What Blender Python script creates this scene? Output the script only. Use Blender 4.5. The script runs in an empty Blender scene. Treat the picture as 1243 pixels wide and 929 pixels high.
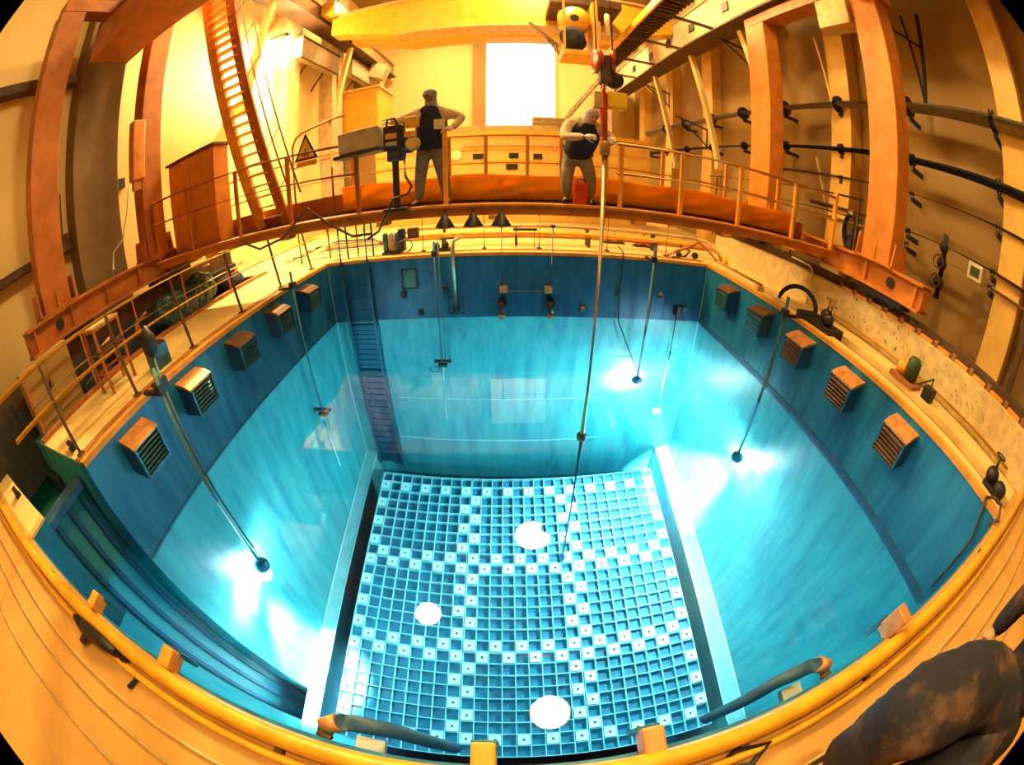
import bpy, bmesh, math, random
from mathutils import Vector, Matrix, Euler, Quaternion
random.seed(7)
PI = math.pi
S = bpy.context.scene
C = S.collection

# ------------------------------------------------------------------ camera
CAM_Z = 1.5815
cd = bpy.data.cameras.new('camera')
cam = bpy.data.objects.new('camera', cd)
C.objects.link(cam)
cam.location = (0, 0, CAM_Z)
cam.rotation_euler = (PI / 2 - 0.5309, 0, -0.0103)
cd.type = 'PANO'
cd.sensor_width = 36.0
cd.sensor_fit = 'HORIZONTAL'
cd.panorama_type = 'FISHEYE_LENS_POLYNOMIAL'
KS = 1.0
cd.fisheye_polynomial_k0 = 0.0
cd.fisheye_polynomial_k1 = -7.44689553e-02
cd.fisheye_polynomial_k2 = -1.52433658e-04
cd.fisheye_polynomial_k3 = 5.50516534e-06
cd.fisheye_polynomial_k4 = -7.05281582e-07
cd.fisheye_fov = 2 * 1.7965
cd.clip_start = 0.02
cd.clip_end = 200
S.camera = cam

# ------------------------------------------------------------------ exposure, world
S.view_settings.view_transform = 'Standard'
S.view_settings.look = 'None'
S.view_settings.gamma = 1.0
S.view_settings.use_curve_mapping = False
S.view_settings.exposure = 0.0
S.cycles.caustics_reflective = False
S.cycles.caustics_refractive = False
S.cycles.max_bounces = 10
S.cycles.transmission_bounces = 8
S.cycles.sample_clamp_indirect = 20.0
W = bpy.data.worlds.new('world')
S.world = W
W.use_nodes = True
W.node_tree.nodes['Background'].inputs[0].default_value = (0.9, 0.55, 0.2, 1)
W.node_tree.nodes['Background'].inputs[1].default_value = 0.0

LAMP_COL = (1.0, 0.65, 0.215)
LAMP_POW = 150.0          # radiance of the high-bay lamps
UW_COL = (0.88, 1.0, 0.96)
ZW = -1.529               # water level
# pool inside faces
PL, PR, PB, PF = -4.33, 4.88, 8.33, 0.0
PZ = -12.6                # pool floor
RT = -8.455               # rack tops
LZ = -8.70                # side ledges

# ------------------------------------------------------------------ materials
MATS = {}
def mat(name, col, rough=0.6, metal=0.0, var=0.15, scale=4.0, bump=0.0, emit=None, stretch=None, col2=None, spec=0.5):
    m = bpy.data.materials.new(name)
    m.use_nodes = True
    nt = m.node_tree
    b = nt.nodes['Principled BSDF']
    b.inputs['Roughness'].default_value = rough
    b.inputs['Metallic'].default_value = metal
    b.inputs['Specular IOR Level'].default_value = spec
    tc = nt.nodes.new('ShaderNodeTexCoord')
    mp = nt.nodes.new('ShaderNodeMapping')
    nt.links.new(tc.outputs['Object'], mp.inputs[0])
    if stretch: mp.inputs['Scale'].default_value = stretch
    nz = nt.nodes.new('ShaderNodeTexNoise')
    nz.inputs['Scale'].default_value = scale
    nz.inputs['Detail'].default_value = 6
    nz.inputs['Roughness'].default_value = 0.62
    nt.links.new(mp.outputs[0], nz.inputs['Vector'])
    rp = nt.nodes.new('ShaderNodeValToRGB')
    c2 = col2 or tuple(max(0, c * (1 - var * 1.6)) for c in col)
    c1 = col if col2 else tuple(min(1, c * (1 + var * 0.6)) for c in col)
    rp.color_ramp.elements[0].position = 0.32
    rp.color_ramp.elements[1].position = 0.66
    rp.color_ramp.elements[0].color = (*c2, 1)
    rp.color_ramp.elements[1].color = (*c1, 1)
    nt.links.new(nz.outputs['Fac'], rp.inputs[0])
    nt.links.new(rp.outputs[0], b.inputs['Base Color'])
    if bump:
        bp = nt.nodes.new('ShaderNodeBump')
        bp.inputs['Strength'].default_value = bump
        bp.inputs['Distance'].default_value = 0.02
        nt.links.new(nz.outputs['Fac'], bp.inputs['Height'])
        nt.links.new(bp.outputs[0], b.inputs['Normal'])
    if emit:
        b.inputs['Emission Color'].default_value = (*emit[0], 1)
        b.inputs['Emission Strength'].default_value = emit[1]
    MATS[name] = m
    return m

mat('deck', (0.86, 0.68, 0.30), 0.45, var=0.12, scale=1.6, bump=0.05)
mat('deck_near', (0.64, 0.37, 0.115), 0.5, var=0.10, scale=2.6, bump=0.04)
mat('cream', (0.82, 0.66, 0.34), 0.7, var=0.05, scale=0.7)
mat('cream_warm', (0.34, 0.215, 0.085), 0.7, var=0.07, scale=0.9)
mat('plaster_shade', (0.20, 0.13, 0.06), 0.75, var=0.2, scale=0.8)  # shade on the near left pilaster, put into its colour
mat('concrete', (0.72, 0.60, 0.36), 0.8, var=0.18, scale=5, bump=0.2)
mat('kerb_brown', (0.42, 0.17, 0.05), 0.6, var=0.2, scale=6)
mat('trench', (0.030, 0.034, 0.05), 0.7, var=0.3, scale=5)
mat('liner', (0.09, 0.46, 0.46), 0.42, metal=0.0, scale=1.3, stretch=(3.0, 3.0, 0.40), col2=(0.028, 0.26, 0.35), spec=0.6)
mat('liner_upper_shade', (0.020, 0.27, 0.62), 0.38, scale=1.6, stretch=(3, 3, .5), col2=(0.004, 0.11, 0.36), spec=0.6)  # same liner above the water; the darker blue light there is in the colour
mat('liner_seam', (0.35, 0.75, 0.85), 0.35, var=0.1)
mat('liner_dark', (0.02, 0.10, 0.24), 0.5, var=0.25, scale=1.5, stretch=(3, 3, .4))
mat('ledge', (0.34, 0.56, 0.58), 0.4, var=0.12, scale=2.5)
mat('rack', (0.38, 0.70, 0.74), 0.4, var=0.1, scale=3)
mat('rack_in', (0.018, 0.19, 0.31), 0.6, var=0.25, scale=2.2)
mat('cap', (0.80, 0.92, 0.93), 0.4, var=0.05, scale=5)
mat('orange', (0.68, 0.25, 0.04), 0.5, var=0.18, scale=2.5)
mat('orange_red', (0.46, 0.15, 0.035), 0.5, var=0.2, scale=2.5)
mat('orange_light', (0.86, 0.42, 0.06), 0.45, var=0.15, scale=4)
mat('tarp', (1.0, 0.50, 0.02), 0.42, var=0.10, scale=2.0)
mat('yellow', (0.80, 0.43, 0.035), 0.4, var=0.15, scale=3)
mat('platform_yellow', (0.78, 0.52, 0.16), 0.5, var=0.1, scale=2)
mat('yellow_bright', (0.92, 0.66, 0.03), 0.4, var=0.1, scale=4)
mat('rail_yellow', (0.86, 0.44, 0.03), 0.38, var=0.15, scale=7)
mat('tan_metal', (0.60, 0.44, 0.20), 0.45, var=0.2, scale=6)
mat('brass', (0.42, 0.22, 0.07), 0.35, metal=0.4, var=0.2, scale=9)
mat('copper_dark', (0.16, 0.08, 0.04), 0.45, metal=0.2, var=0.25, scale=8)
mat('copper', (0.72, 0.33, 0.12), 0.4, metal=0.25, var=0.2, scale=8)
mat('dark_brown', (0.10, 0.05, 0.025), 0.6, var=0.3, scale=4)
mat('black', (0.012, 0.012, 0.016), 0.5, var=0.3, scale=8)
mat('navy', (0.012, 0.018, 0.045), 0.85, var=0.3, scale=12, bump=0.3)
mat('steel', (0.45, 0.42, 0.36), 0.35, metal=0.6, var=0.15, scale=6)
mat('steel_blue', (0.03, 0.13, 0.22), 0.35, metal=0.3, var=0.2, scale=6)
mat('grey', (0.42, 0.36, 0.26), 0.6, var=0.2, scale=6)
mat('pale_beam', (0.62, 0.50, 0.36), 0.6, var=0.2, scale=3)
mat('white_cloth', (0.78, 0.68, 0.50), 0.85, var=0.12, scale=10, bump=0.3)
mat('glove', (0.92, 0.92, 0.92), 0.8, var=0.06, scale=14)
mat('grey_cloth', (0.30, 0.29, 0.30), 0.85, var=0.2, scale=10, bump=0.3)
mat('blue_grey_cloth', (0.20, 0.24, 0.34), 0.85, var=0.22, scale=8, bump=0.3)
mat('hood_pale', (0.62, 0.66, 0.85), 0.85, var=0.12, scale=12)
mat('hood_cloth', (0.34, 0.40, 0.55), 0.85, var=0.15, scale=12)
mat('skin', (0.52, 0.30, 0.18), 0.55, var=0.08, scale=10)
mat('skin_dark', (0.30, 0.15, 0.08), 0.55, var=0.08, scale=10)
mat('red', (0.55, 0.045, 0.02), 0.35, var=0.15, scale=6)
mat('teal_sheet', (0.025, 0.10, 0.15), 0.35, var=0.35, scale=5, bump=0.6)
mat('navy_work', (0.17, 0.085, 0.04), 0.85, scale=4.2, bump=0.4, col2=(0.008, 0.010, 0.026))  # tan blotches put the lit highlight on the dark cloth into the colour
mat('tan_work', (0.36, 0.20, 0.09), 0.85, var=0.3, scale=5, bump=0.4)
mat('green_dark', (0.04, 0.09, 0.05), 0.6, var=0.3, scale=5)
mat('dial_white', (0.85, 0.8, 0.6), 0.5, var=0.05)
mat('lamp_on', (1, 1, 1), 0.5, emit=(LAMP_COL, LAMP_POW), var=0)
mat('uw_on', (1, 1, 1), 0.5, emit=((0.75, 0.97, 1.0), 60.0), var=0)
mat('small_lamp_on', (1, 1, 1), 0.5, emit=((1.0, 0.85, 0.5), 30.0), var=0)
mat('lit_wall_glow', (1, 1, 1), 0.5, emit=((1.0, 0.92, 0.66), 1.6), var=0)  # glowing pane stands in for a lamp-lit stretch of the far wall

def tarp_mat():
    m = MATS['tarp']; nt = m.node_tree
    b = nt.nodes['Principled BSDF']; out = [n for n in nt.nodes if n.type == 'OUTPUT_MATERIAL'][0]
    t = nt.nodes.new('ShaderNodeBsdfTranslucent'); mx = nt.nodes.new('ShaderNodeMixShader')
    mx.inputs[0].default_value = 0.5
    src = b.inputs['Base Color'].links[0].from_socket
    nt.links.new(src, t.inputs['Color']); nt.links.new(b.outputs[0], mx.inputs[1]); nt.links.new(t.outputs[0], mx.inputs[2]); nt.links.new(mx.outputs[0], out.inputs['Surface'])
tarp_mat()
_r = [n for n in MATS['navy_work'].node_tree.nodes if n.type == 'VALTORGB'][0].color_ramp
_r.elements[1].position = 0.74; _r.elements[0].position = 0.52
def water_mat():
    m = bpy.data.materials.new('water')
    m.use_nodes = True
    nt = m.node_tree
    for n in list(nt.nodes):
        if n.type != 'OUTPUT_MATERIAL': nt.nodes.remove(n)
    out = [n for n in nt.nodes if n.type == 'OUTPUT_MATERIAL'][0]
    g = nt.nodes.new('ShaderNodeBsdfGlass')
    g.inputs['IOR'].default_value = 1.33
    g.inputs['Roughness'].default_value = 0.0
    nz = nt.nodes.new('ShaderNodeTexNoise'); nz.inputs['Scale'].default_value = 2.2; nz.inputs['Detail'].default_value = 2
    bp = nt.nodes.new('ShaderNodeBump'); bp.inputs['Strength'].default_value = 0.012; bp.inputs['Distance'].default_value = 0.05
    tc = nt.nodes.new('ShaderNodeTexCoord')
    nt.links.new(tc.outputs['Object'], nz.inputs['Vector'])
    nt.links.new(nz.outputs['Fac'], bp.inputs['Height'])
    nt.links.new(bp.outputs[0], g.inputs['Normal'])
    nt.links.new(g.outputs[0], out.inputs['Surface'])
    v = nt.nodes.new('ShaderNodeVolumeAbsorption')
    v.inputs['Color'].default_value = (0.50, 0.90, 0.94, 1)
    v.inputs['Density'].default_value = 0.11
    nt.links.new(v.outputs[0], out.inputs['Volume'])
    MATS['water'] = m
water_mat()

# ------------------------------------------------------------------ mesh helpers
def frame_from(d):
    d = d.normalized()
    up = Vector((0, 0, 1)) if abs(d.z) < 0.95 else Vector((1, 0, 0))
    x = d.cross(up).normalized()
    y = x.cross(d).normalized()
    return x, y

class MB:
    def __init__(s):
        s.bm = bmesh.new()
    def box(s, lo, hi, bev=0.0, rot=None, piv=None):
        lo, hi = Vector(lo), Vector(hi)
        c, d = (lo + hi) / 2, hi - lo
        r = bmesh.ops.create_cube(s.bm, size=1.0)
        vs = r['verts']
        for v in vs:
            v.co = Vector((v.co.x * d.x, v.co.y * d.y, v.co.z * d.z))
        if bev:
            es = list({e for v in vs for e in v.link_edges})
            o = bmesh.ops.bevel(s.bm, geom=es, offset=bev, segments=2, affect='EDGES', profile=0.5)
            vs = list({v for f in o['faces'] for v in f.verts} | {v for v in vs if v.is_valid})
        M = Matrix.Translation(c)
        if rot is not None:
            p = Vector(piv) if piv is not None else c
            M = Matrix.Translation(p) @ Euler(rot).to_matrix().to_4x4() @ Matrix.Translation(c - p)
        for v in vs: v.co = M @ v.co
        return s
    def bar(s, a, b, w, h, up=(0, 0, 1)):
        """a rectangular bar from a to b: w sideways, h along up"""
        a, b = Vector(a), Vector(b)
        d = (b - a).normalized()
        u = Vector(up)
        x = d.cross(u)
        if x.length < 1e-4: x = d.cross(Vector((0, 1, 0)))
        x.normalize(); y = x.cross(d).normalized()
        V = []
        for p in (a, b):
            for sx, sy in ((-1, -1), (1, -1), (1, 1), (-1, 1)):
                V.append(s.bm.verts.new(p + x * sx * w / 2 + y * sy * h / 2))
        for f in ((0, 1, 2, 3), (7, 6, 5, 4), (0, 4, 5, 1), (1, 5, 6, 2), (2, 6, 7, 3), (3, 7, 4, 0)):
            s.bm.faces.new([V[i] for i in f])
        return s
    def tube(s, pts, r, n=10, cap=True):
        pts = [Vector(p) for p in pts]
        rs = r if isinstance(r, (list, tuple)) else [r] * len(pts)
        rings = []
        x = None
        for i, p in enumerate(pts):
            if i == 0: d = pts[1] - p
            elif i == len(pts) - 1: d = p - pts[i - 1]
            else: d = (pts[i + 1] - p).normalized() + (p - pts[i - 1]).normalized()
            if d.length < 1e-6: d = pts[i] - pts[i - 1]
            d.normalize()
            if x is None: x, y = frame_from(d)
            else:
                x = x - d * x.dot(d)
                if x.length < 1e-4: x, y = frame_from(d)
                x.normalize(); y = d.cross(x)
            rings.append([s.bm.verts.new(p + (x * math.cos(t) + y * math.sin(t)) * rs[i]) for t in [2 * PI * k / n for k in range(n)]])
        for a, b in zip(rings, rings[1:]):
            for k in range(n):
                f = s.bm.faces.new((a[k], a[(k + 1) % n], b[(k + 1) % n], b[k])); f.smooth = True
        if cap:
            s.bm.faces.new(rings[0][::-1]); s.bm.faces.new(rings[-1])
        return s
    def lathe(s, prof, c=(0, 0, 0), axis=(0, 0, 1), n=24):
        """prof: list of (radius, height) along axis from c"""
        c = Vector(c); a = Vector(axis).normalized(); x, y = frame_from(a)
        rings = []
        for r, h in prof:
            r = max(r, 1e-4)
            rings.append([s.bm.verts.new(c + a * h + (x * math.cos(t) + y * math.sin(t)) * r) for t in [2 * PI * k / n for k in range(n)]])
        for p, q in zip(rings, rings[1:]):
            for k in range(n):
                f = s.bm.faces.new((p[k], p[(k + 1) % n], q[(k + 1) % n], q[k])); f.smooth = True
        s.bm.faces.new(rings[0][::-1]); s.bm.faces.new(rings[-1])
        return s
    def prism(s, poly, d):
        """closed polygon (3D points) pushed along d"""
        d = Vector(d)
        a = [s.bm.verts.new(Vector(p)) for p in poly]
        b = [s.bm.verts.new(Vector(p) + d) for p in poly]
        s.bm.faces.new(a[::-1]); s.bm.faces.new(b)
        n = len(a)
        for k in range(n): s.bm.faces.new((a[k], a[(k + 1) % n], b[(k + 1) % n], b[k]))
        return s
    def ball(s, c, r, sc=(1, 1, 1), rot=None, seg=16):
        o = bmesh.ops.create_uvsphere(s.bm, u_segments=seg, v_segments=max(8, seg // 2 + 2), radius=1.0)
        R = Euler(rot).to_matrix() if rot is not None else Matrix.Identity(3)
        for v in o['verts']:
            v.co = Vector(c) + R @ Vector((v.co.x * r * sc[0], v.co.y * r * sc[1], v.co.z * r * sc[2]))
            for f in v.link_faces: f.smooth = True
        return s
    def build(s, name, m, parent=None, sub=0):
        bmesh.ops.recalc_face_normals(s.bm, faces=s.bm.faces[:])
        off = world_loc(parent) if parent is not None else Vector((0, 0, 0))
        if off.length: bmesh.ops.translate(s.bm, verts=s.bm.verts[:], vec=-off)
        me = bpy.data.meshes.new(name)
        s.bm.to_mesh(me); s.bm.free()
        me.materials.append(MATS[m] if isinstance(m, str) else m)
        o = bpy.data.objects.new(name, me)
        C.objects.link(o)
        if parent is not None: o.parent = parent
        if sub:
            md = o.modifiers.new('s', 'SUBSURF'); md.levels = sub; md.render_levels = sub
        return o

def world_loc(o):
    v = Vector((0, 0, 0))
    while o is not None:
        v = v + Vector(o.location); o = o.parent
    return v
def thing(name, loc, label, cat, group=None):
    o = bpy.data.objects.new(name, None)
    C.objects.link(o); o.location = loc; o.empty_display_size = 0.2
    return tag(o, label, cat, group)
def tag(o, label, cat, group=None, kind=None):
    o['label'] = label; o['category'] = cat
    if group: o['group'] = group
    if kind: o['kind'] = kind
    return o
def struct(name, mb, m, label=None, cat='structure'):
    o = mb.build(name, m)
    o['kind'] = 'structure'
    o['label'] = label or name.replace('_', ' '); o['category'] = cat
    return o
def kids(o): return [c for c in bpy.data.objects if c.parent is o]
def copy_tree(o, loc=None, label=None, parent=None):
    ch = kids(o)
    c = o.copy(); C.objects.link(c)
    if parent is not None: c.parent = parent
    if loc is not None: c.location = loc
    if label: c['label'] = label
    for k in ch: copy_tree(k, parent=c)
    return c
def arc(c, r, a0, a1, n, u, v):
    c, u, v = Vector(c), Vector(u), Vector(v)
    return [c + u * r * math.cos(a0 + (a1 - a0) * k / n) + v * r * math.sin(a0 + (a1 - a0) * k / n) for k in range(n + 1)]

# ------------------------------------------------------------------ hall shell
XL, XR, YB, YF, ZC = -8.4, 7.9, 24.0, -7.0, 14.0
FZ = 0.0
f = MB()
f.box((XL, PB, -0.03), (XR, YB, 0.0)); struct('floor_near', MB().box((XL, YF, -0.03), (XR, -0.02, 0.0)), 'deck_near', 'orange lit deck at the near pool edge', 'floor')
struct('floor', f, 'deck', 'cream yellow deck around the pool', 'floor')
f = MB().box((PR, -0.02, -0.03), (5.22, PB, 0.0)).box((5.62, -0.02, -0.03), (XR, PB, 0.0)).box((5.20, -0.02, -0.4), (5.64, PB, -0.16)).box((5.19, -.02, -.4), (5.22, PB, -.03)).box((5.62, -.02, -.4), (5.65, PB, -.03))
struct('floor_right', f, 'deck', 'deck strip along the right pool edge', 'floor')
f = MB().box((-6.35, 1.12, -0.03), (PL, PB, 0.0)).box((-7.35, -0.02, -0.03), (PL, 0.27, 0.0)).box((-6.35, 1.12, -.9), (-6.3, PB, -.03))
struct('floor_left', f, 'deck', 'deck strip along the left pool edge', 'floor')
struct('trim_1', MB().box((5.24, 0.0, -0.16), (5.60, PB, -0.10)), 'kerb_brown', 'brown gutter along right pool edge', 'trim')
struct('trim_2', MB().box((-6.35, 1.12, 0.0), (-6.2, PB, 0.06)).box((PL - .26, 1.12, 0.0), (PL - .12, 6.9, 0.015)), 'kerb_brown', 'brown kerb along left deck strip', 'trim')
struct('floor_trench', MB().box((XL, 1.0, -0.9), (-6.35, PB, -0.55)), 'trench', 'dark trench beside left deck strip', 'floor')
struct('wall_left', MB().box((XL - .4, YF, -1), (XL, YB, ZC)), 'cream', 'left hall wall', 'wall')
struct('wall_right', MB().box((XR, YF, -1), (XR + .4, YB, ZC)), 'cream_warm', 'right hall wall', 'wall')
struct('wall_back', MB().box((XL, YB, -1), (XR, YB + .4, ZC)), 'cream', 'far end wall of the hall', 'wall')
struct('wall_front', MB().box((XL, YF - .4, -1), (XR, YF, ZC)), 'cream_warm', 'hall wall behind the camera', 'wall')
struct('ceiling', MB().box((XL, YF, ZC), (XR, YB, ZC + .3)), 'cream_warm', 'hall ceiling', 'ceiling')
# pilasters
for k, (x0, x1, y0, y1, m) in enumerate([(-8.4, -7.9, 3.7, 5.0, 'plaster_shade'), (-8.4, -7.9, 12.6, 13.6, 'cream'),
                                          (-8.4, -7.75, 16.4, 17.6, 'pale_beam'), (-8.4, -7.8, 20.6, 21.6, 'cream_warm')]):
    struct('wall_left_pilaster', MB().box((x0, y0, -.5), (x1, y1, ZC), .02), m, 'pilaster on the left hall wall', 'wall')
for k, (y0, y1) in enumerate([(1.4, 2.0), (6.2, 6.9), (9.6, 10.4), (13.2, 14.0), (17.0, 17.8), (21, 21.8)]):
    struct('wall_right_pilaster', MB().box((7.45, y0, 0), (7.9, y1, ZC), .02), 'platform_yellow', 'pilaster on the right hall wall', 'wall')
struct('wall_back_pilaster', MB().box((-2.1, 23.7, 0), (-1.33, 24, ZC), .02), 'cream_warm', 'pilaster left of the glowing pane', 'wall')
w = struct('lit_wall_pane', MB().box((-1.30, 23.86, 5.0), (2.85, 23.99, 13.0)), 'lit_wall_glow', 'tall glowing pane standing in for the lit far wall', 'glowing pane')
wf = MB()
for x in (-1.33, 2.85): wf.box((x - .04, 23.8, 4.95), (x + .04, 23.99, 13.0))
wf.box((-1.33, 23.8, 4.9), (2.85, 23.99, 5.0))
wf.build('pane_frame', 'cream', w)
# parapets
struct('wall_parapet_right', MB().box((6.2, -1.0, 0.0), (6.55, PB + 2, 0.66), .015), 'concrete', 'cream parapet with scratch marks along the right', 'wall')
struct('wall_parapet_left', MB().box((-7.35, -1.0, -0.6), (-7.0, 1.0, 0.72), .015).box((-7.35, 1.0, -0.6), (-7.0, 8.0, 0.5), .015), 'trench', 'parapet along the left trench', 'wall')

# ------------------------------------------------------------------ pool shell
T = 0.3
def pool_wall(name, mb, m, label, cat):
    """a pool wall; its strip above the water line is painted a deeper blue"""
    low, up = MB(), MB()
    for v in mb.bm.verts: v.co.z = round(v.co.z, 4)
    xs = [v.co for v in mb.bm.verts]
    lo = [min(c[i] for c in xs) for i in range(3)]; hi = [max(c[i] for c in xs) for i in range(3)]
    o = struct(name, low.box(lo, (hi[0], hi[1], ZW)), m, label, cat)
    up.box((lo[0], lo[1], ZW), hi).build('upper_shade_band', 'liner_upper_shade', o)
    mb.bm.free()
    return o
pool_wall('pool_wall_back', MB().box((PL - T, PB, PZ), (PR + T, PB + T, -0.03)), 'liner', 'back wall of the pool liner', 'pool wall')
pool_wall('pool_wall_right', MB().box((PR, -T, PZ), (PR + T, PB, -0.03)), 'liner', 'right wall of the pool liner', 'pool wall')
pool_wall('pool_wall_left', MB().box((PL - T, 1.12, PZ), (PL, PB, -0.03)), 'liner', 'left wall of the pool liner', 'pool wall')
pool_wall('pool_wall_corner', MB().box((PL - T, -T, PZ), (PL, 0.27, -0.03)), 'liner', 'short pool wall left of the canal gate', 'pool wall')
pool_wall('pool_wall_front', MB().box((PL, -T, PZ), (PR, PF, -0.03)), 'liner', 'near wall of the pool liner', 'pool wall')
struct('pool_floor', MB().box((PL - 3, -T, PZ - .2), (PR + T, PB + T, PZ)), 'liner_dark', 'pool floor under the racks', 'pool floor')
# canal walls
struct('pool_wall_canal', MB().box((-7.3, 1.121, PZ), (PL - T, 1.4, -0.03)).box((-7.3, 0.0, PZ), (PL - T, 0.269, -0.03)).box((-7.6, 0, PZ), (-7.3, 1.4, -.03)), 'liner', 'canal walls behind the gate', 'pool wall')
# ledges
struct('pool_ledge_left', MB().box((PL, 0, PZ), (PL + .36, PB, LZ), .01), 'ledge', 'pale ledge along left pool wall', 'ledge')
struct('pool_ledge_right', MB().box((PR - .44, 0, PZ), (PR, PB, LZ), .01), 'ledge', 'pale ledge along right pool wall', 'ledge')
# weld seams on the liner
sm = MB()
for z, x0, x1 in ((-5.87, -3.0, 2.2), (-7.82, -3.1, 2.6)):
    sm.box((x0, PB - .012, z - .012), (x1, PB, z + .012))
sm.box((PL, PB - .02, LZ), (PL + .02, PB, -0.05)).box((PR - .02, PB - .02, LZ), (PR, PB, -0.05))
for z in (-3.9,): sm.box((2.6, PB - .01, z - .01), (4.7, PB, z + .01))
struct('trim_9', MB().box((PL, PB + .28, 0), (PR, PB + .40, .014)).box((-5.5, 10.6, 0), (6.1, 10.75, .10)), 'kerb_brown', 'brown strips along the back deck', 'trim')
struct('trim_3', sm, 'liner_seam', 'pale weld seams on the back pool wall', 'trim')
sm = MB()
for x, s in ((PL, 1), (PR, -1)):
    e0, e1 = (x, x + s * .36) if s > 0 else (x, x + s * .44)
    for e in (e0 + s * .03, e1): sm.box((e - .012, .1, LZ), (e + .012, PB, LZ + .012))
struct('trim_4', sm, 'cap', 'pale edge strips on the side ledges', 'trim')
sm = MB().box((PR - .012, .05, ZW - .10), (PR, PB - .02, ZW + .10)).box((PL, 1.14, ZW - .025), (PL + .012, PB - .02, ZW + .03))
struct('trim_8', sm, 'liner_dark', 'dark stain band along the water line', 'trim')
struct('trim_5', MB().box((PL - .1, 1.12, -.06), (PL + .015, PB, 0.012)).box((PL - .1, PB - .015, -.06), (PR + .1, PB + .1, 0.012)).box((PR - .015, 0, -.06), (PR + .1, PB, .012)),
       'orange_light', 'worn yellow lip around the pool edge', 'trim')

e = .02
water = MB().prism([(PR + e, -e, PZ - e), (PR + e, PB + e, PZ - e), (PL - e, PB + e, PZ - e), (PL - e, 1.12 + e, PZ - e), (-5.05, 1.12 + e, PZ - e), (-5.05, .27 - e, PZ - e), (PL - e, .27 - e, PZ - e), (PL - e, -e, PZ - e)], (0, 0, ZW - PZ + e)).build('pool_water', 'water')
tag(water, 'clear blue pool water over the storage racks', 'water', kind='stuff')

# canal gate
g = thing('canal_gate', (-5.0, 0.695, PZ), 'dark blue steel gate in the slot at the left pool corner', 'gate')
MB().box((-5.10, 0.275, PZ), (-5.0, 1.115, -0.35), .01).build('gate_plate', 'liner', g)
for y in (0.40, 0.7, 0.98): MB().box((-5.0, y - .04, PZ), (-4.9, y + .04, -0.4), .01).build('gate_rib', 'liner_dark', g)
MB().box((-5.14, 0.275, -0.42), (-4.86, 1.115, -0.3), .015).build('gate_head', 'liner_dark', g)

# ------------------------------------------------------------------ storage racks
P = 0.28
GX0, GY0 = 0.238, 7.604
def cx(c): return GX0 + (c - 14) * P
def ry(r): return GY0 - r * P
def cap_mesh():
    b = bmesh.new()
    h, t, n = 0.118, 0.035, 12
    def ringv(z):
        sq, ci = [], []
        for k in range(n):
            a = 2 * PI * k / n + PI / n
            ca, sa = math.cos(a), math.sin(a)
            m = max(abs(ca), abs(sa))
            sq.append(b.verts.new((ca / m * h, sa / m * h, z))); ci.append(b.verts.new((ca * .03, sa * .03, z)))
        return sq, ci
    s0, c0 = ringv(0); s1, c1 = ringv(t)
    for k in range(n):
        j = (k + 1) % n
        b.faces.new((s1[k], s1[j], c1[j], c1[k])); b.faces.new((s0[j], s0[k], c0[k], c0[j]))
        b.faces.new((s0[k], s0[j], s1[j], s1[k])); b.faces.new((c0[j], c0[k], c1[k], c1[j]))
    bmesh.ops.recalc_face_normals(b, faces=b.faces[:])
    me = bpy.data.meshes.new('cell_cap'); b.to_mesh(me); b.free(); me.materials.append(MATS['cap'])
    return me
CAPM = cap_mesh()
ROWS = {'far': (1, 9), 'middle': (10, 17), 'near': (18, 26)}
COLS = {'left': (1, 9), 'centre': (10, 18), 'right': (19, 27)}
RLAB = {('far', 'left'): 'storage rack at the foot of the underwater ladder', ('far', 'centre'): 'storage rack under the back wall, between two others',
        ('far', 'right'): 'storage rack where the long tool pole ends, below the lit back corner', ('middle', 'left'): 'storage rack in middle row beside the left ledge',
        ('middle', 'centre'): 'storage rack in the very middle of the pool floor', ('middle', 'right'): 'storage rack in middle row beside the right ledge',
        ('near', 'left'): 'storage rack nearest the copper ended pipe at the left', ('near', 'centre'): 'storage rack at centre front, under the big lamp reflection',
        ('near', 'right'): 'storage rack at the front beside the right ledge'}
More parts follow.
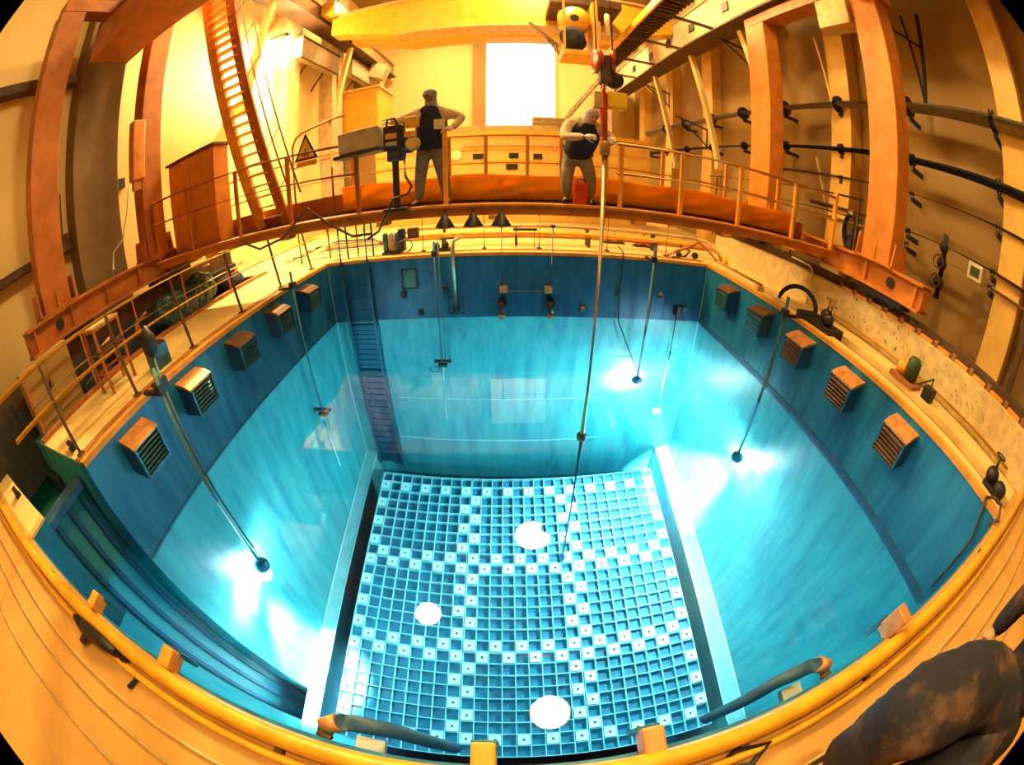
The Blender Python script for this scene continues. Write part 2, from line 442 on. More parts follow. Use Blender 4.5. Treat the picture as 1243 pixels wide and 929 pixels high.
for rn, (r0, r1) in ROWS.items():
    for cn, (c0, c1) in COLS.items():
        xa, xb = cx(c0) - P / 2 + .008, cx(c1) + P / 2 - .008
        ya, yb = ry(r1) - P / 2 + .008, ry(r0) + P / 2 - .008
        t = thing('storage_rack', ((xa + xb) / 2, (ya + yb) / 2, PZ), RLAB[rn, cn] + ', square cells', 'storage rack', 'fuel storage racks on the pool floor')
        m = MB()
        w = 0.015
        for c in range(c0, c1 + 2):
            x = min(max(cx(c) - P / 2, xa + w / 2), xb - w / 2)
            m.box((x - w / 2, ya, RT - 1.2), (x + w / 2, yb, RT))
        for r in range(r0, r1 + 2):
            y = min(max(ry(r) + P / 2, ya + w / 2), yb - w / 2)
            m.box((xa, y - w / 2, RT - 1.2), (xb, y + w / 2, RT - 0.0005))
        m.build('cell_lattice', 'rack', t)
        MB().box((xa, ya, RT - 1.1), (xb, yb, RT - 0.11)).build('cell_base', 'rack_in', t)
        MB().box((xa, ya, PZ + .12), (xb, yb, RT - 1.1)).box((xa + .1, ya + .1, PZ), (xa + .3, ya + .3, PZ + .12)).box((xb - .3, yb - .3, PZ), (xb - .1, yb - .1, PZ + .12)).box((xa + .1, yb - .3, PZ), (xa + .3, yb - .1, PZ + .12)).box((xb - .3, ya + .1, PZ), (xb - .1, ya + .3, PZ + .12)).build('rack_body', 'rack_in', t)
        L = world_loc(t)
        for r in range(r0, r1 + 1):
            for c in range(c0, c1 + 1):
                if (r + c) % 2 == 1 and r >= 2 and r <= 25 and (r in (2, 9, 10, 17, 18, 25) or c in (1, 9, 10, 18, 19, 27)):
                    o = bpy.data.objects.new('cell_cap', CAPM); C.objects.link(o); o.parent = t
                    o.location = Vector((cx(c), ry(r), RT - 0.012)) - L
                    o['label'] = 'white square cell cap with a dark round hole'
def spot(loc, to, e, ang=120, blend=.6, r=.15, col=UW_COL, name='underwater_light'):
    l = bpy.data.lights.new(name, 'SPOT'); l.energy = e; l.color = col
    l.spot_size = math.radians(ang); l.spot_blend = blend; l.shadow_soft_size = r
    o = bpy.data.objects.new(name, l); C.objects.link(o); o.location = loc
    o.rotation_euler = (Vector(to) - Vector(loc)).to_track_quat('-Z', 'Y').to_euler()
    return o
def point(loc, e, r=.2, col=UW_COL, name='underwater_glow'):
    l = bpy.data.lights.new(name, 'POINT'); l.energy = e; l.color = col; l.shadow_soft_size = r
    o = bpy.data.objects.new(name, l); C.objects.link(o); o.location = loc
    return o


# ------------------------------------------------------------------ lamps
def bay_lamp(x, y, z, r, label, tilt=0):
    t = thing('high_bay_lamp', (x, y, z), label, 'ceiling lamp', 'high bay lamps under the hall ceiling')
    MB().lathe([(r, 0), (r * .96, .12), (r * .6, .38), (.12, .5), (.12, .7)], (x, y, z), (0, 0, 1), 28).build('reflector', 'steel', t)
    MB().lathe([(r * .94, -.01), (r * .94, .02)], (x, y, z - .02), (0, 0, 1), 28).build('lens', 'lamp_on', t)
    MB().tube([(x, y, z + .65), (x, y, ZC - .003)], .03, 8).build('stem', 'dark_brown', t)
bay_lamp(1.15, 11.5, 11.0, .95, 'high bay lamp over the far pool deck')
bay_lamp(-3.55, 6.9, 11.0, .62, 'high bay lamp over the left side of the pool')
bay_lamp(1.45, 2.32, 11.0, .8, 'high bay lamp over the near side of the pool')
bay_lamp(-3.5, 17.5, 12.9, 1.15, 'added unseen lamp lighting the far left of the hall')  # added out of view to brighten the far wall
bay_lamp(3.0, 17.0, 12.5, 1.1, 'added unseen lamp lighting the far right of the hall')  # partner of the one before, also added to light the back of the hall
bay_lamp(-1.5, -4.0, 11.0, .45, 'added unseen lamp behind the near deck, lighting the bridge front')  # added behind the camera as fill on tarpaulins and workers

# the submerged lamps' own light
point((-4.02, 2.42, -4.55), 420, .12)
spot((-3.98, 2.42, -4.5), (-4.15, 1.5, -8.7), 70000, 34, .7)
point((3.22, 8.02, -4.95), 520, .12)
spot((3.2, 7.7, -4.9), (2.2, 4.2, -8.7), 2600, 100, .8)
point((4.70, 4.83, -4.6), 750, .12)
spot((4.6, 4.9, -4.6), (4.86, 6.5, -8.3), 130000, 34, .7)
spot((4.4, 4.7, -4.6), (1.0, 3.0, -8.5), 2200, 120, .8)
spot((-7.4, 11.9, 8.15), (-8.0, 7.0, 1.5), 9000, 130, .8, .15, (1.0, .72, .30), 'wall_lamp_light')
spot((3.2, 7.80, -5.02), (3.1, 8.33, -5.05), 5000, 100, .9, .1)
spot((4.62, 4.9, -4.72), (4.88, 4.98, -4.78), 2500, 110, .9, .1)
spot((-4.0, 2.38, -4.66), (-4.33, 2.2, -4.72), 2500, 110, .9, .1)
point((-7.5, 12.0, 8.15), 500, .12, (1.0, .75, .35), 'wall_lamp_glow')

# ------------------------------------------------------------------ pool fixtures
LY = [1.973, 3.206, 4.44, 5.70, 6.94]
RY = [1.92, 3.158, 4.409, 5.66, 6.977]
SIDE_WORDS = ['nearest the camera', 'second from the camera', 'middle one of the five', 'second from the back wall', 'nearest the back wall']
def grille_box(y, side):
    s = 1 if side == 'left' else -1
    x0 = PL if s > 0 else PR
    xf = x0 + s * .30
    k = (LY if s > 0 else RY).index(y)
    t = thing('grille_box', (x0, y, -.70), 'dark grilled outlet box high on the %s pool wall, %s' % (side, SIDE_WORDS[k]), 'outlet box', 'grilled outlet boxes on the %s pool wall' % side)
    h, wd = .40, .23
    zc = -.45
    body = MB()
    body.prism([(x0, y - wd, zc - h / 2), (xf - s * .05, y - wd, zc - h / 2), (xf - s * .05, y - wd, zc + h / 2 - .02), (x0, y - wd, zc + h / 2 + .05)], (0, 2 * wd, 0))
    body.build('box_body', 'liner_dark', t)
    MB().prism([(x0, y - wd - .02, zc + h / 2 + .052), (x0, y - wd - .02, zc + h / 2 + .09), (x0 + s * .2, y - wd - .02, zc + h / 2 + .05), (xf + s * .01, y - wd - .02, zc + h / 2), (xf + s * .01, y - wd - .02, zc + h / 2 - .03)], (0, 2 * wd + .04, 0)).build('hood_plate', 'copper' if k < (2 if s > 0 else 3) else 'copper_dark', t)
    fr = MB()
    for yy in (y - wd, y + wd): fr.box((xf - .025, yy - .015, zc - h / 2), (xf + .025, yy + .015, zc + h / 2 - .02))
    fr.box((xf - .025, y - wd, zc - h / 2 - .015), (xf + .025, y + wd, zc - h / 2 + .015))
    fr.build('grille_frame', 'steel_blue', t)
    for i in range(6):
        z = zc - h / 2 + .05 + i * .055
        MB().box((xf - .035, y - wd + .015, z - .005), (xf + .02, y + wd - .015, z + .005), rot=(0, s * .5, 0)).build('slat', 'copper_dark' if s < 0 and k < 3 else 'steel_blue', t)
    MB().box((x0, y - .06 + .1, -.74), (x0 + s * .09, y + .06 + .1, -.66), .01).build('drain_knob', 'black', t)
for y in LY: grille_box(y, 'left')
for y in RY: grille_box(y, 'right')

# ladder at the back left corner
t = thing('pool_ladder', (-3.56, 8.22, -9.15), 'tall steel ladder on the back wall reaching down to the racks', 'ladder')
for x in (-3.90, -3.22):
    MB().bar((x, 8.22, -9.15), (x, 8.22, 0.0), .07, .07, (0, 1, 0)).tube([(x, 8.22, 0), (x, 8.22, .75), (x, 8.3, .95), (x, 8.5, 1.0), (x, 8.66, .92), (x, 8.7, .6), (x, 8.7, 0)], .025).build('stringer', 'steel_blue', t)
for i in range(31):
    z = -9.0 + i * .3
    MB().tube([(-3.9, 8.22, z), (-3.22, 8.22, z)], .016, 8).build('rung', 'steel_blue', t)
MB().box((-3.96, 8.26, -4.4), (-3.16, 8.325, -1.75)).box((-3.96, 8.26, -9.1), (-3.16, 8.325, -4.5)).build('back_plate', 'steel_blue', t)

def clamp(mb, x, y, dx=0, dy=0):
    mb.box((x - .06, y - .06, .02), (x + .06, y + .06, .14), .01)
    mb.box((x - .03 + min(0, dx), y - .03 + min(0, dy), .0), (x + .03 + max(0, dx), y + .03 + max(0, dy), .05))

def lamp_pole(name, x, y, zl, aim, label, wall, lit=True, top=.35, r=.03):
    """a pole hung from the deck edge with a flood lamp at its lower end"""
    t = thing(name, (x, y, zl), label, 'underwater lamp', None)
    MB().tube([(x, y, top), (x, y, zl + .12)], r, 10).build('pole', 'steel_blue', t)
    c = MB(); clamp(c, x, y, *wall); c.build('clamp', 'black', t)
    MB().tube([(x + .05, y + .02, top - .1), (x + .06, y + .02, -1.0), (x + .04, y + .05, -2.5), (x + .03, y + .03, zl + .1)], .012, 6).build('cable', 'black', t)
    a = Vector(aim).normalized()
    c0 = Vector((x, y, zl))
    u, v = frame_from(a)
    hd = MB().lathe([(.05, -.14), (.10, -.10), (.14, .0), (.15, .06)], c0, a, 18)
    hd.build('lamp_housing', 'steel_blue', t)
    if lit: MB().lathe([(.14, .058), (.15, .30), (.07, .36)], c0, a, 18).build('lamp_lens', 'uw_on', t)
    else: MB().lathe([(.135, .058), (.12, .085), (.05, .10)], c0, a, 18).build('lamp_lens', 'steel', t)
    return t
lamp_pole('flood_lamp', -3.95, 2.45, -4.15, (-.35, -.1, -1), 'lit flood lamp low on the twin pole beside the left wall', (-.4, 0))
tp = thing('hoist_pole', (-4.1, 2.58, -4.0), 'thin second pole standing beside the lit lamp pole at left wall', 'pole')
MB().tube([(-4.1, 2.62, .55), (-4.1, 2.62, -3.9)], .022, 8).build('pole', 'steel_blue', tp)
MB().lathe([(.02, .55), (.10, .62), (.11, .8), (.02, .95)], (-4.1, 2.62, -.15), (0, 0, 1), 12).build('pole_head', 'black', tp)
c = MB(); clamp(c, -4.1, 2.62, -.25, 0); c.build('clamp', 'black', tp)
lamp_pole('flood_lamp', 3.19, 7.85, -4.55, (.2, .6, -1), 'lit flood lamp hanging in front of the back wall at right', (0, .5))
lamp_pole('flood_lamp', 4.55, 4.80, -4.2, (.5, .1, -1), 'lit flood lamp hanging beside the right wall', (.4, 0))

def tool_pole(name, x, y, z1, label, wall, tube_to=None):
    t = thing(name, (x, y, z1), label, 'pole')
    MB().tube([(x, y, .35), (x, y, z1)], .028, 10).build('pole', 'steel_blue', t)
    c = MB(); clamp(c, x, y, *wall); c.build('clamp', 'black', t)
    b = MB().box((x - .2, y - .05, z1 - .04), (x + .22, y + .05, z1 + .04), .01).box((x - .1, y - .08, z1 - .22), (x + .12, y + .06, z1 - .1), .01).box((x - .02, y - .03, z1 - .2), (x + .03, y + .03, z1))
    b.build('bracket', 'black', t)
    if tube_to: MB().tube([(x, y, z1 - .2), tube_to], [.035, .03], 10).build('pale_tube', 'cap', t)['label'] = 'pale tube below the bracket'
    return t
tool_pole('instrument_pole', -4.1, 6.25, -4.0, 'dark instrument pole on left wall with a pale tube at its end', (-.3, 0), (-4.0, 6.05, -6.2))
t = tool_pole('instrument_pole', -1.59, 8.05, -3.75, 'instrument pole on back wall with black bracket and pale tube', (0, .4), (-1.65, 8.0, -6.4))
MB().tube(arc((-1.78, 8.0, -4.1), .13, 0, 2 * PI, 16, (1, 0, 0), (0, 0, 1)), .01, 6).build('cable_loop', 'black', t)
MB().tube([(-1.50, 8.07, .3), (-1.50, 8.07, -3.7)], .016, 8).build('guide_rod', 'steel_blue', t)
t = thing('suction_pipe', (-1.19, 8.2, -1.3), 'short elbowed pipe with framed end at the back wall waterline', 'pipe')
MB().tube([(-1.05, 8.75, .30), (-1.08, 8.45, .36), (-1.2, 8.24, .3), (-1.21, 8.2, 0), (-1.19, 8.2, -1.25)], .05, 12).build('pipe', 'steel', t)
q = MB()
for a, b in (((-1.36, -1.0), (-1.36, -1.4)), ((-1.36, -1.4), (-1.02, -1.4)), ((-1.02, -1.4), (-1.02, -1.0)), ((-1.36, -1.0), (-1.02, -1.0))):
    q.tube([(a[0], 8.24, a[1]), (b[0], 8.24, b[1])], .014, 6)
q.build('end_frame', 'black', t)
MB().lathe([(.07, 0), (.09, .05), (.08, .14)], (-1.19, 8.2, -1.36), (0, 0, 1), 12).build('strainer', 'black', t)
t = thing('pale_tube', (4.13, 8.2, -6.7), 'slanted pale tube on the back wall by the right corner', 'tube')
MB().tube([(4.14, 8.2, -3.5), (4.13, 8.2, -6.6)], .028, 8).build('tube', 'cap', t)
MB().box((4.02, 8.1, -6.7), (4.24, 8.3, -6.58), .01).build('foot', 'cap', t)
MB().box((4.08, 8.1, -1.35), (4.2, 8.325, -1.1), .01).box((4.25, 8.15, -1.25), (4.4, 8.325, -1.1), .01).tube([(4.13, 8.2, -1.3), (4.14, 8.2, -3.55)], .016, 8).build('upper_bracket', 'black', t)

# inlet nozzles and their rods
for x, w in ((-.14, 'left'), (.96, 'right')):
    t = thing('inlet_nozzle', (x, 8.2, -1.5), 'inlet nozzle with an orange mouth at the back waterline, %s of the pair' % w, 'nozzle', 'inlet nozzles on the back wall')
    MB().tube([(x, 8.33, -1.12), (x, 8.2, -1.14), (x, 8.1, -1.22), (x, 8.06, -1.36)], [.08, .10, .10, .075], 14).build('elbow', 'black', t)
    MB().lathe([(.075, 0), (.085, -.05), (.06, -.10)], (x, 8.055, -1.36), (0, -.1, 1), 14).build('mouth', 'copper', t)
    MB().tube([(x, 8.2, .62), (x, 8.2, -1.15)], .018, 8).build('rod', 'steel_blue', t)
    q = MB()
    for sx in (-1, 1): q.box((x + sx * .2 - .01, 8.28, -1.4), (x + sx * .2 + .01, 8.32, -1.0))
    q.box((x - .2, 8.28, -1.02), (x + .2, 8.32, -1.0)); q.build('wall_frame', 'steel_blue', t)
    MB().box((x - .05, 8.15, .6), (x + .05, 8.25, .66), .01).build('handle', 'black', t)
t = thing('spreader_bar', (.4, 8.22, -.85), 'horizontal bar with orange ends between the two nozzle rods', 'bar')
MB().tube([(-.06, 8.2, -.86), (.86, 8.2, -.86)], .025, 8).build('bar', 'steel', t)
for x in (-.1, .9): MB().box((x - .09, 8.12, -.90), (x + .09, 8.33, -.76), .02).build('end_block', 'copper', t)
FIX = [(-2.05, -1.35, 'dark bracket on the back wall beside the ladder'), (-1.42, -.83, 'dark bracket on back wall right of the instrument pole'),
       (1.72, -1.30, 'dark bracket with copper stud left of the long tool pole'), (2.55, -.86, 'black cable box on the back wall'),
       (3.62, -.86, 'copper topped wall stud near the right corner'), (-2.43, -.9, 'small black bracket below the wall panel')]
for x, z, lab in FIX:
    t = thing('wall_bracket', (x, 8.33, z), lab, 'bracket', 'small brackets on the back pool wall')
    MB().box((x - .06, 8.26, z - .09), (x + .06, 8.33, z + .06), .01).build('plate', 'black', t)
    MB().lathe([(.05, 0), (.06, .05), (.03, .08)], (x, 8.22, z), (0, .2, 1), 10).build('stud', 'copper' if x > 1 and x != 2.55 else 'black', t)
t = thing('wall_panel', (-2.26, 8.3, -.75), 'square framed panel on the back wall right of the ladder', 'panel')
q = MB()
for a, b in (((-2.43, -.3), (-2.43, -.76)), ((-2.43, -.76), (-2.08, -.76)), ((-2.08, -.76), (-2.08, -.3)), ((-2.43, -.3), (-2.08, -.3))): q.bar((a[0], 8.3, a[1]), (b[0], 8.3, b[1]), .03, .03)
q.build('panel_frame', 'black', t)
MB().box((-2.42, 8.31, -.75), (-2.09, 8.33, -.31)).build('panel_face', 'liner', t)
t = tag(MB().tube([(2.62, 8.8, .15), (2.6, 8.3, .1), (2.58, 8.22, 0), (2.56, 8.22, -.85), (2.6, 8.15, -1.6), (2.85, 8.05, -2.9), (3.15, 7.95, -4.1)], .016, 8).build('cable', 'black'), 'thin black cable slanting down to the lit lamp on back wall', 'cable')

# long handling tool hung from the hook, down into the racks
t = thing('handling_tool', (1.24, 5.0, -8.45), 'long straight tool pole held by the second worker, reaching the racks', 'tool')
MB().tube([(1.24, 5.0, 2.15), (1.24, 5.0, -3.05)], .042, 14).build('upper_tube', 'brass', t)
MB().lathe([(.045, -.12), (.085, -.08), (.09, .06), (.045, .12)], (1.24, 5.0, -3.1), (0, 0, 1), 14).build('joint_collar', 'black', t)
MB().tube([(1.24, 5.0, -3.1), (1.24, 5.0, -8.2)], .034, 12).build('lower_tube', 'steel_blue', t)
MB().lathe([(.03, -.25), (.06, -.2), (.075, -.05), (.06, .05), (.034, .1)], (1.24, 5.0, -8.2), (0, 0, 1), 12).build('gripper', 'steel_blue', t)
MB().lathe([(.06, 0), (.07, .04), (.07, .16), (.05, .2)], (1.24, 5.0, 2.02), (0, 0, 1), 14).build('top_collar', 'brass', t)

# near edge: kerb pipe, brackets, pipes
MB_ = MB().tube([(-7.3, -.15, .05), (-4.4, -.14, .05), (-2, -.09, .05), (0, -.06, .05), (2, -.09, .05), (4.5, -.15, .05), (7.0, -.2, .05)], .05, 14)
k = thing('kerb_rail', (0, -.08, 0), 'round yellow kerb rail along the near pool edge', 'rail')
MB_.build('rail_tube', 'rail_yellow', k)
MB().tube([(-7.3, -.25, .025), (-2, -.19, .025), (0, -.165, .025), (2, -.19, .025), (6.5, -.28, .025)], .025, 10).build('back_tube', 'rail_yellow', k)
for x in (-3.4, -2.0, -.9, .9, 1.7, 2.6, 3.8): MB().box((x - .02, -.16, 0), (x + .02, -.06, .03)).build('saddle', 'dark_brown', k)
BRK = [(-2.55, .0, 'orange block on near edge at far left'), (-1.66, .0, 'orange block on near edge left of the copper pipe'), (-.10, .0, 'orange block on near edge at centre front'),
       (.52, .0, 'brown block on near edge right of the centre'), (2.05, .0, 'tall brown block on near edge by the right pipe')]
for i, (x, y, lab) in enumerate(BRK):
    t = thing('edge_block', (x, 0, 0), lab, 'block', 'blocks clamped on the near pool edge')
    h = .16 if i == 4 else .06
    MB().box((x - .045, -.03, -.05), (x + .045, .10, h), .012).build('block', 'copper' if i > 2 else 'orange_light', t)
    MB().box((x - .05, .085, -.16), (x + .05, .115, .0), .005).build('lip', 'steel_blue', t)
for sx, w, x0, x1 in ((-1, 'left', -.80, -.34), (1, 'right', 1.62, 1.02)):
    t = thing('return_pipe', (x0, .09, -.2), 'elbowed pipe with a copper end at near pool edge, %s one' % w, 'pipe', 'elbowed pipes at the near pool edge')
    d = 1 if x1 > x0 else -1
    MB().tube([(x0 + d * .06, .10, -.15), (x0 + d * .13, .12, -.16), (x0 + d * .3, .13, -.24), (x0 + d * .42, .11, -.42), (x0 + d * .5, .1, -.75)], [.042, .046, .042, .038, .035], 14).build('pipe', 'liner_dark', t)
    MB().tube([(x0 - d * .02, .02, -.22), (x0, .07, -.17), (x0 + d * .07, .105, -.15)], [.04, .048, .05], 14).build('end_cap', 'copper', t)
    MB().box((x0 + d * .1, -.01, -.34), (x0 + d * .24, .07, -.3)).build('support', 'cap', t)
t = tag(MB().tube([(4.55, .05, -.05), (4.62, -.05, .06), (4.9, .05, .1), (5.0, .2, .05), (4.85, .3, .02), (4.8, .12, -.4), (4.8, .1, -1.2)], .02, 8).build('rope', 'dark_brown'), 'dark hanging rope at the near right pool corner', 'rope')
t = thing('valve_block', (5.25, .35, 0), 'black double valve block on the deck at the right pool corner', 'valve')
MB().ball((5.28, .42, .12), .12, (1, 1, .9)).ball((5.2, .2, .10), .11, (1, 1.1, .9)).box((5.1, .1, 0), (5.4, .5, .06), .01).build('body', 'black', t)
MB().tube([(5.28, .42, .2), (5.30, .44, .36)], .02, 8).tube(arc((5.30, .44, .36), .08, 0, 2 * PI, 14, (1, 0, 0), (0, 1, 0)), .012, 6).build('hand_wheel', 'black', t)
t = thing('air_tool', (-2.3, -.22, 0), 'dark hand tool with a hose lying along the near left edge', 'tool')
MB().tube([(-2.62, -.19, .07), (-2.45, -.19, .08), (-2.2, -.17, .07), (-2.05, -.16, .06)], [.03, .055, .05, .03], 12).build('barrel', 'black', t)
MB().tube([(-2.45, -.2, .06), (-2.47, -.3, .04)], [.035, .03], 10).build('grip', 'dark_brown', t)
MB().tube([(-2.05, -.16, .06), (-1.85, -.2, .02), (-1.9, -.3, .02)], .015, 8).build('hose', 'black', t)
tag(MB().tube([(.55, -.18, .03), (.7, -.22, .02), (.85, -.14, .03), (1.0, -.17, .05), (.92, -.24, .02), (.75, -.2, .02), (.62, -.26, .015), (.45, -.3, .015)], .014, 8).build('cable', 'black'), 'black looped cable on the deck at the bottom right of centre', 'cable')
for i, (y, lab) in enumerate([(-.36, 'nearest of three thin hoses to the yellow kerb rail'), (-.55, 'second thin hose from the yellow kerb rail'), (-.85, 'thin hose farthest from the yellow kerb rail')]):
    pts = [(x, y - .02 * abs(x) - .02 * math.sin(x * 1.7 + i), .012) for x in [-6 + .5 * q for q in range(24)]]
    tag(MB().tube(pts, .012, 6).build('deck_hose', 'tan_metal'), lab, 'hose', 'thin hoses along the near deck')
# coil and cables on the near-right deck

# ------------------------------------------------------------------ refuelling machine (bridge on rails, gantry legs, girder)
BM = thing('refuelling_machine', (0, 5.7, 0.7), 'orange bridge with gantry legs and handrails spanning the pool on side rails', 'bridge machine')
b = MB()
b.box((-6.9, 5.22, 1.14), (6.0, 5.34, 1.28)); b.box((-6.9, 5.20, 1.13), (6.0, 5.40, 1.155)); b.box((-6.9, 5.16, 1.255), (6.0, 5.42, 1.29))
b.build('front_beam', 'orange', BM)
b = MB().box((-6.9, 6.30, 1.06), (6.0, 6.42, 1.30)).box((-6.9, 6.24, 1.06), (6.0, 6.48, 1.09)).box((-6.9, 6.27, 1.30), (6.0, 6.30, 1.62))
b.build('rear_beam', 'orange_red', BM)
MB().box((-6.9, 5.36, 1.24), (6.0, 6.27, 1.27)).build('deck_plate', 'dark_brown', BM)
for x in (-5.2, -3.4, -1.75, -.17, 1.85, 3.3, 4.6): MB().box((x - .09, 5.17, 1.07), (x + .09, 5.39, 1.135), .01).build('lug', 'orange_light', BM)
for x in (-6.0, -4.0, -2.4, -.3, 1.6, 3.5, 5.2): MB().box((x - .05, 5.34, 1.14), (x + .05, 6.3, 1.24)).build('cross_member', 'dark_brown', BM)
def rail(mat_, parent, posts, y, z0, zt, zm, x0, x1, tilt=0):
    for x in posts: MB().bar((x, y, z0), (x, y, zt + tilt * x), .055, .055, (0, 1, 0)).build('rail_post', mat_, parent)
    MB().tube([(x0, y, zt + tilt * x0), (x1, y, zt + tilt * x1)], .028, 10).build('top_rail', mat_, parent)
    MB().tube([(x0, y, zm + tilt * x0), (x1, y, zm + tilt * x1)], .022, 10).build('mid_rail', mat_, parent)
rail('orange_red', BM, (-6.9, -5.72, -4.4, -3.3, -2.12), 5.28, 1.28, 2.28, 1.82, -6.95, -2.1, -.035)
rail('orange_light', BM, (1.55, 2.49, 3.55, 4.78), 5.28, 1.28, 2.20, 1.76, 1.5, 5.9, .02)
rail('orange_light', BM, (-2.6, -.94, -.35, .31, .85, 1.6, 2.6, 3.9, 5.2), 6.32, 1.28, 2.40, 1.92, -6.9, 6.0)
MB().bar((-.86, 5.40, 1.28), (-.86, 5.40, 2.40), .06, .06, (0, 1, 0)).build('rail_post', 'orange_light', BM)
MB().box((5.9, 5.24, 1.27), (5.96, 5.32, 2.42)).build('rail_post', 'orange_light', BM)
for sx, X0, X1, Y0, Y1 in ((1, 6.02, 6.55, 3.0, 9.4), (-1, -7.35, -6.85, 1.75, 6.6)):
    xi = X0 if sx > 0 else X1
    c = MB().box((X0 + .1, Y0, 1.0), (X1 - .1, Y1, 1.40)).box((X0, Y0, 1.38), (X1, Y1, 1.43)).box((X0, Y0, .97), (X1, Y1, 1.02))
    for k in range(6):
        yy = Y0 + .15 + (Y1 - Y0 - .3) * k / 5
        c.box((X0 + .02, yy - .02, 1.02), (X1 - .02, yy + .02, 1.38))
    c.build('end_carriage', 'orange' if sx > 0 else 'orange_red', BM)
    for yy in (Y0 + .7, Y0 + 1.2, Y1 - 1.2, Y1 - .7):
        MB().lathe([(.06, -.07), (.16, -.07), (.16, .07), (.06, .07)], ((X0 + X1) / 2, yy, .94), (1, 0, 0), 20).build('wheel', 'black', BM)
    for ya, yb in ((Y0 + .4, Y0 + 1.5), (Y1 - 1.5, Y1 - .4)): MB().box((X0 + .05, ya, .86), (X1 - .05, yb, .97)).build('bogie', 'black', BM)
    MB().lathe([(.05, 0), (.09, .0), (.09, .05)], (xi + (.1 if sx > 0 else -.1), Y0 + .75, 1.2), (-sx, 0, 0), 16).build('port', 'black', BM)
for (x0, x1, y0, y1, m) in ((6.05, 6.5, 3.85, 4.55, 'orange'), (6.05, 6.5, 7.75, 8.6, 'orange'), (-7.3, -6.95, 2.25, 2.9, 'orange_red'), (-7.3, -6.95, 5.05, 5.65, 'orange_red')):
    lg = MB().box((x0, y0, 1.42), (x1, y1, 6.995), .02).build('gantry_leg', m, BM)
    p = MB()
    for yy in (y0 - .1, (y0 + y1) / 2, y1 + .1): p.prism([(x0 - .06, yy - .015, 1.43), (x1 + .06, yy - .015, 1.43), (x1, yy - .015, 1.85), (x0, yy - .015, 1.85)], (0, .03, 0))
    p.box((x0 - .1, y0 - .12, 1.42), (x1 + .1, y1 + .12, 1.46)); p.build('leg_foot', m, lg)
b = MB().box((-7.35, 3.6, 6.05), (-3.0, 3.68, 6.95)).box((-7.35, 4.52, 6.05), (-3.0, 4.6, 6.95)).box((-7.35, 3.55, 6.0), (-3.0, 4.65, 6.05)).box((-7.35, 3.55, 6.95), (-3.0, 4.65, 7.0))
b.box((-7.37, 3.56, 6.0), (-7.33, 4.64, 7.0))
b.build('left_platform', 'orange_red', BM)
MB().box((-7.35, 3.7, 6.75), (6.5, 4.3, 7.3)).build('hoist_girder', 'orange_red', BM)
MB().box((1.0, 4.3, 6.75), (1.48, 5.15, 7.0)).build('hoist_arm', 'orange_red', BM)
MB().box((-7.3, 2.3, 7.0), (-6.95, 5.65, 7.3)).build('side_girder', 'orange_red', BM); MB().box((6.05, 3.85, 7.0), (6.5, 8.6, 7.3)).build('side_girder', 'orange_red', BM)
MB().box((5.95, 4.6, 6.15), (6.35, 5.55, 6.9), .02).build('bracket_box', 'tan_metal', BM)
b = MB().box((-7.05, 4.75, 3.1), (-6.85, 5.1, 4.4), .03).box((-7.0, 4.8, 2.9), (-6.9, 5.0, 3.1)); b.build('cable_reel', 'orange', BM)
# stairs up the left side
A0, A1, B0, B1 = Vector((-4.52, 6.15, 1.30)), Vector((-5.75, 5.4, 7.0)), Vector((-3.95, 6.15, 1.30)), Vector((-5.15, 5.4, 7.0))
st = MB().bar(A0, A1, .09, .22, (1, 0, 0)).build('stair_stringer', 'orange_light', BM)
MB().bar(B0, B1, .06, .2, (1, 0, 0)).build('stair_stringer', 'orange_red', BM)
for k in range(26):
    f = (k + .8) / 26.5
    MB().bar(A0.lerp(A1, f), B0.lerp(B1, f), .16, .03, (0, 0, 1)).build('tread', 'orange_light', BM)
hr = MB()
for off, top in ((.42, .98), (.20, .97)):
    a, c = B0 + Vector((off, -.1, .5)), B1 + Vector((off, -.1, .3))
    hr.tube([a, a.lerp(c, top)], .018, 8)
for k in range(7):
    f = .1 + k * .14
    p = B0.lerp(B1, f); hr.tube([p, p + Vector((.42, -.1, .42))], .012, 6)
hr.build('stair_handrail', 'orange_red', BM)

tp = MB()
def tarp(x0, x1, label, seed):
    rnd = random.Random(seed)
    bm = bmesh.new()
    nx, nz = 60, 10
    for side, oy in ((0, 0), (1, .012)):
        pass
    V = [[None] * (nz + 1) for _ in range(nx + 1)]
    for i in range(nx + 1):
        u = i / nx
        for j in range(nz + 1):
            v = j / nz
            fold = (.026 * math.sin(u * 34 + v * 5.5 + seed) + .018 * math.sin(u * 19 + v * 9 + seed * 3)) * (.25 + .75 * math.sin(PI * v) ** .8)
            sag = .035 * math.sin(u * PI * 4 + seed) * (1 - v)
            V[i][j] = bm.verts.new((x0 + (x1 - x0) * u, 6.225 - .055 + fold - .02, 1.72 - .42 * v + sag * .6))
    for i in range(nx):
        for j in range(nz):
            f = bm.faces.new((V[i][j], V[i + 1][j], V[i + 1][j + 1], V[i][j + 1])); f.smooth = True
    mb = MB(); mb.bm.free(); mb.bm = bm
    o = mb.build('tarpaulin', 'tarp')
    md = o.modifiers.new('s', 'SOLIDIFY'); md.thickness = .012
    tag(o, label, 'tarpaulin', 'orange tarpaulins along the bridge rail')
tarp(-2.75, 1.25, 'long orange tarpaulin behind the first worker legs', 1)
tarp(1.32, 5.6, 'long orange tarpaulin on the right half of the bridge rail', 2)

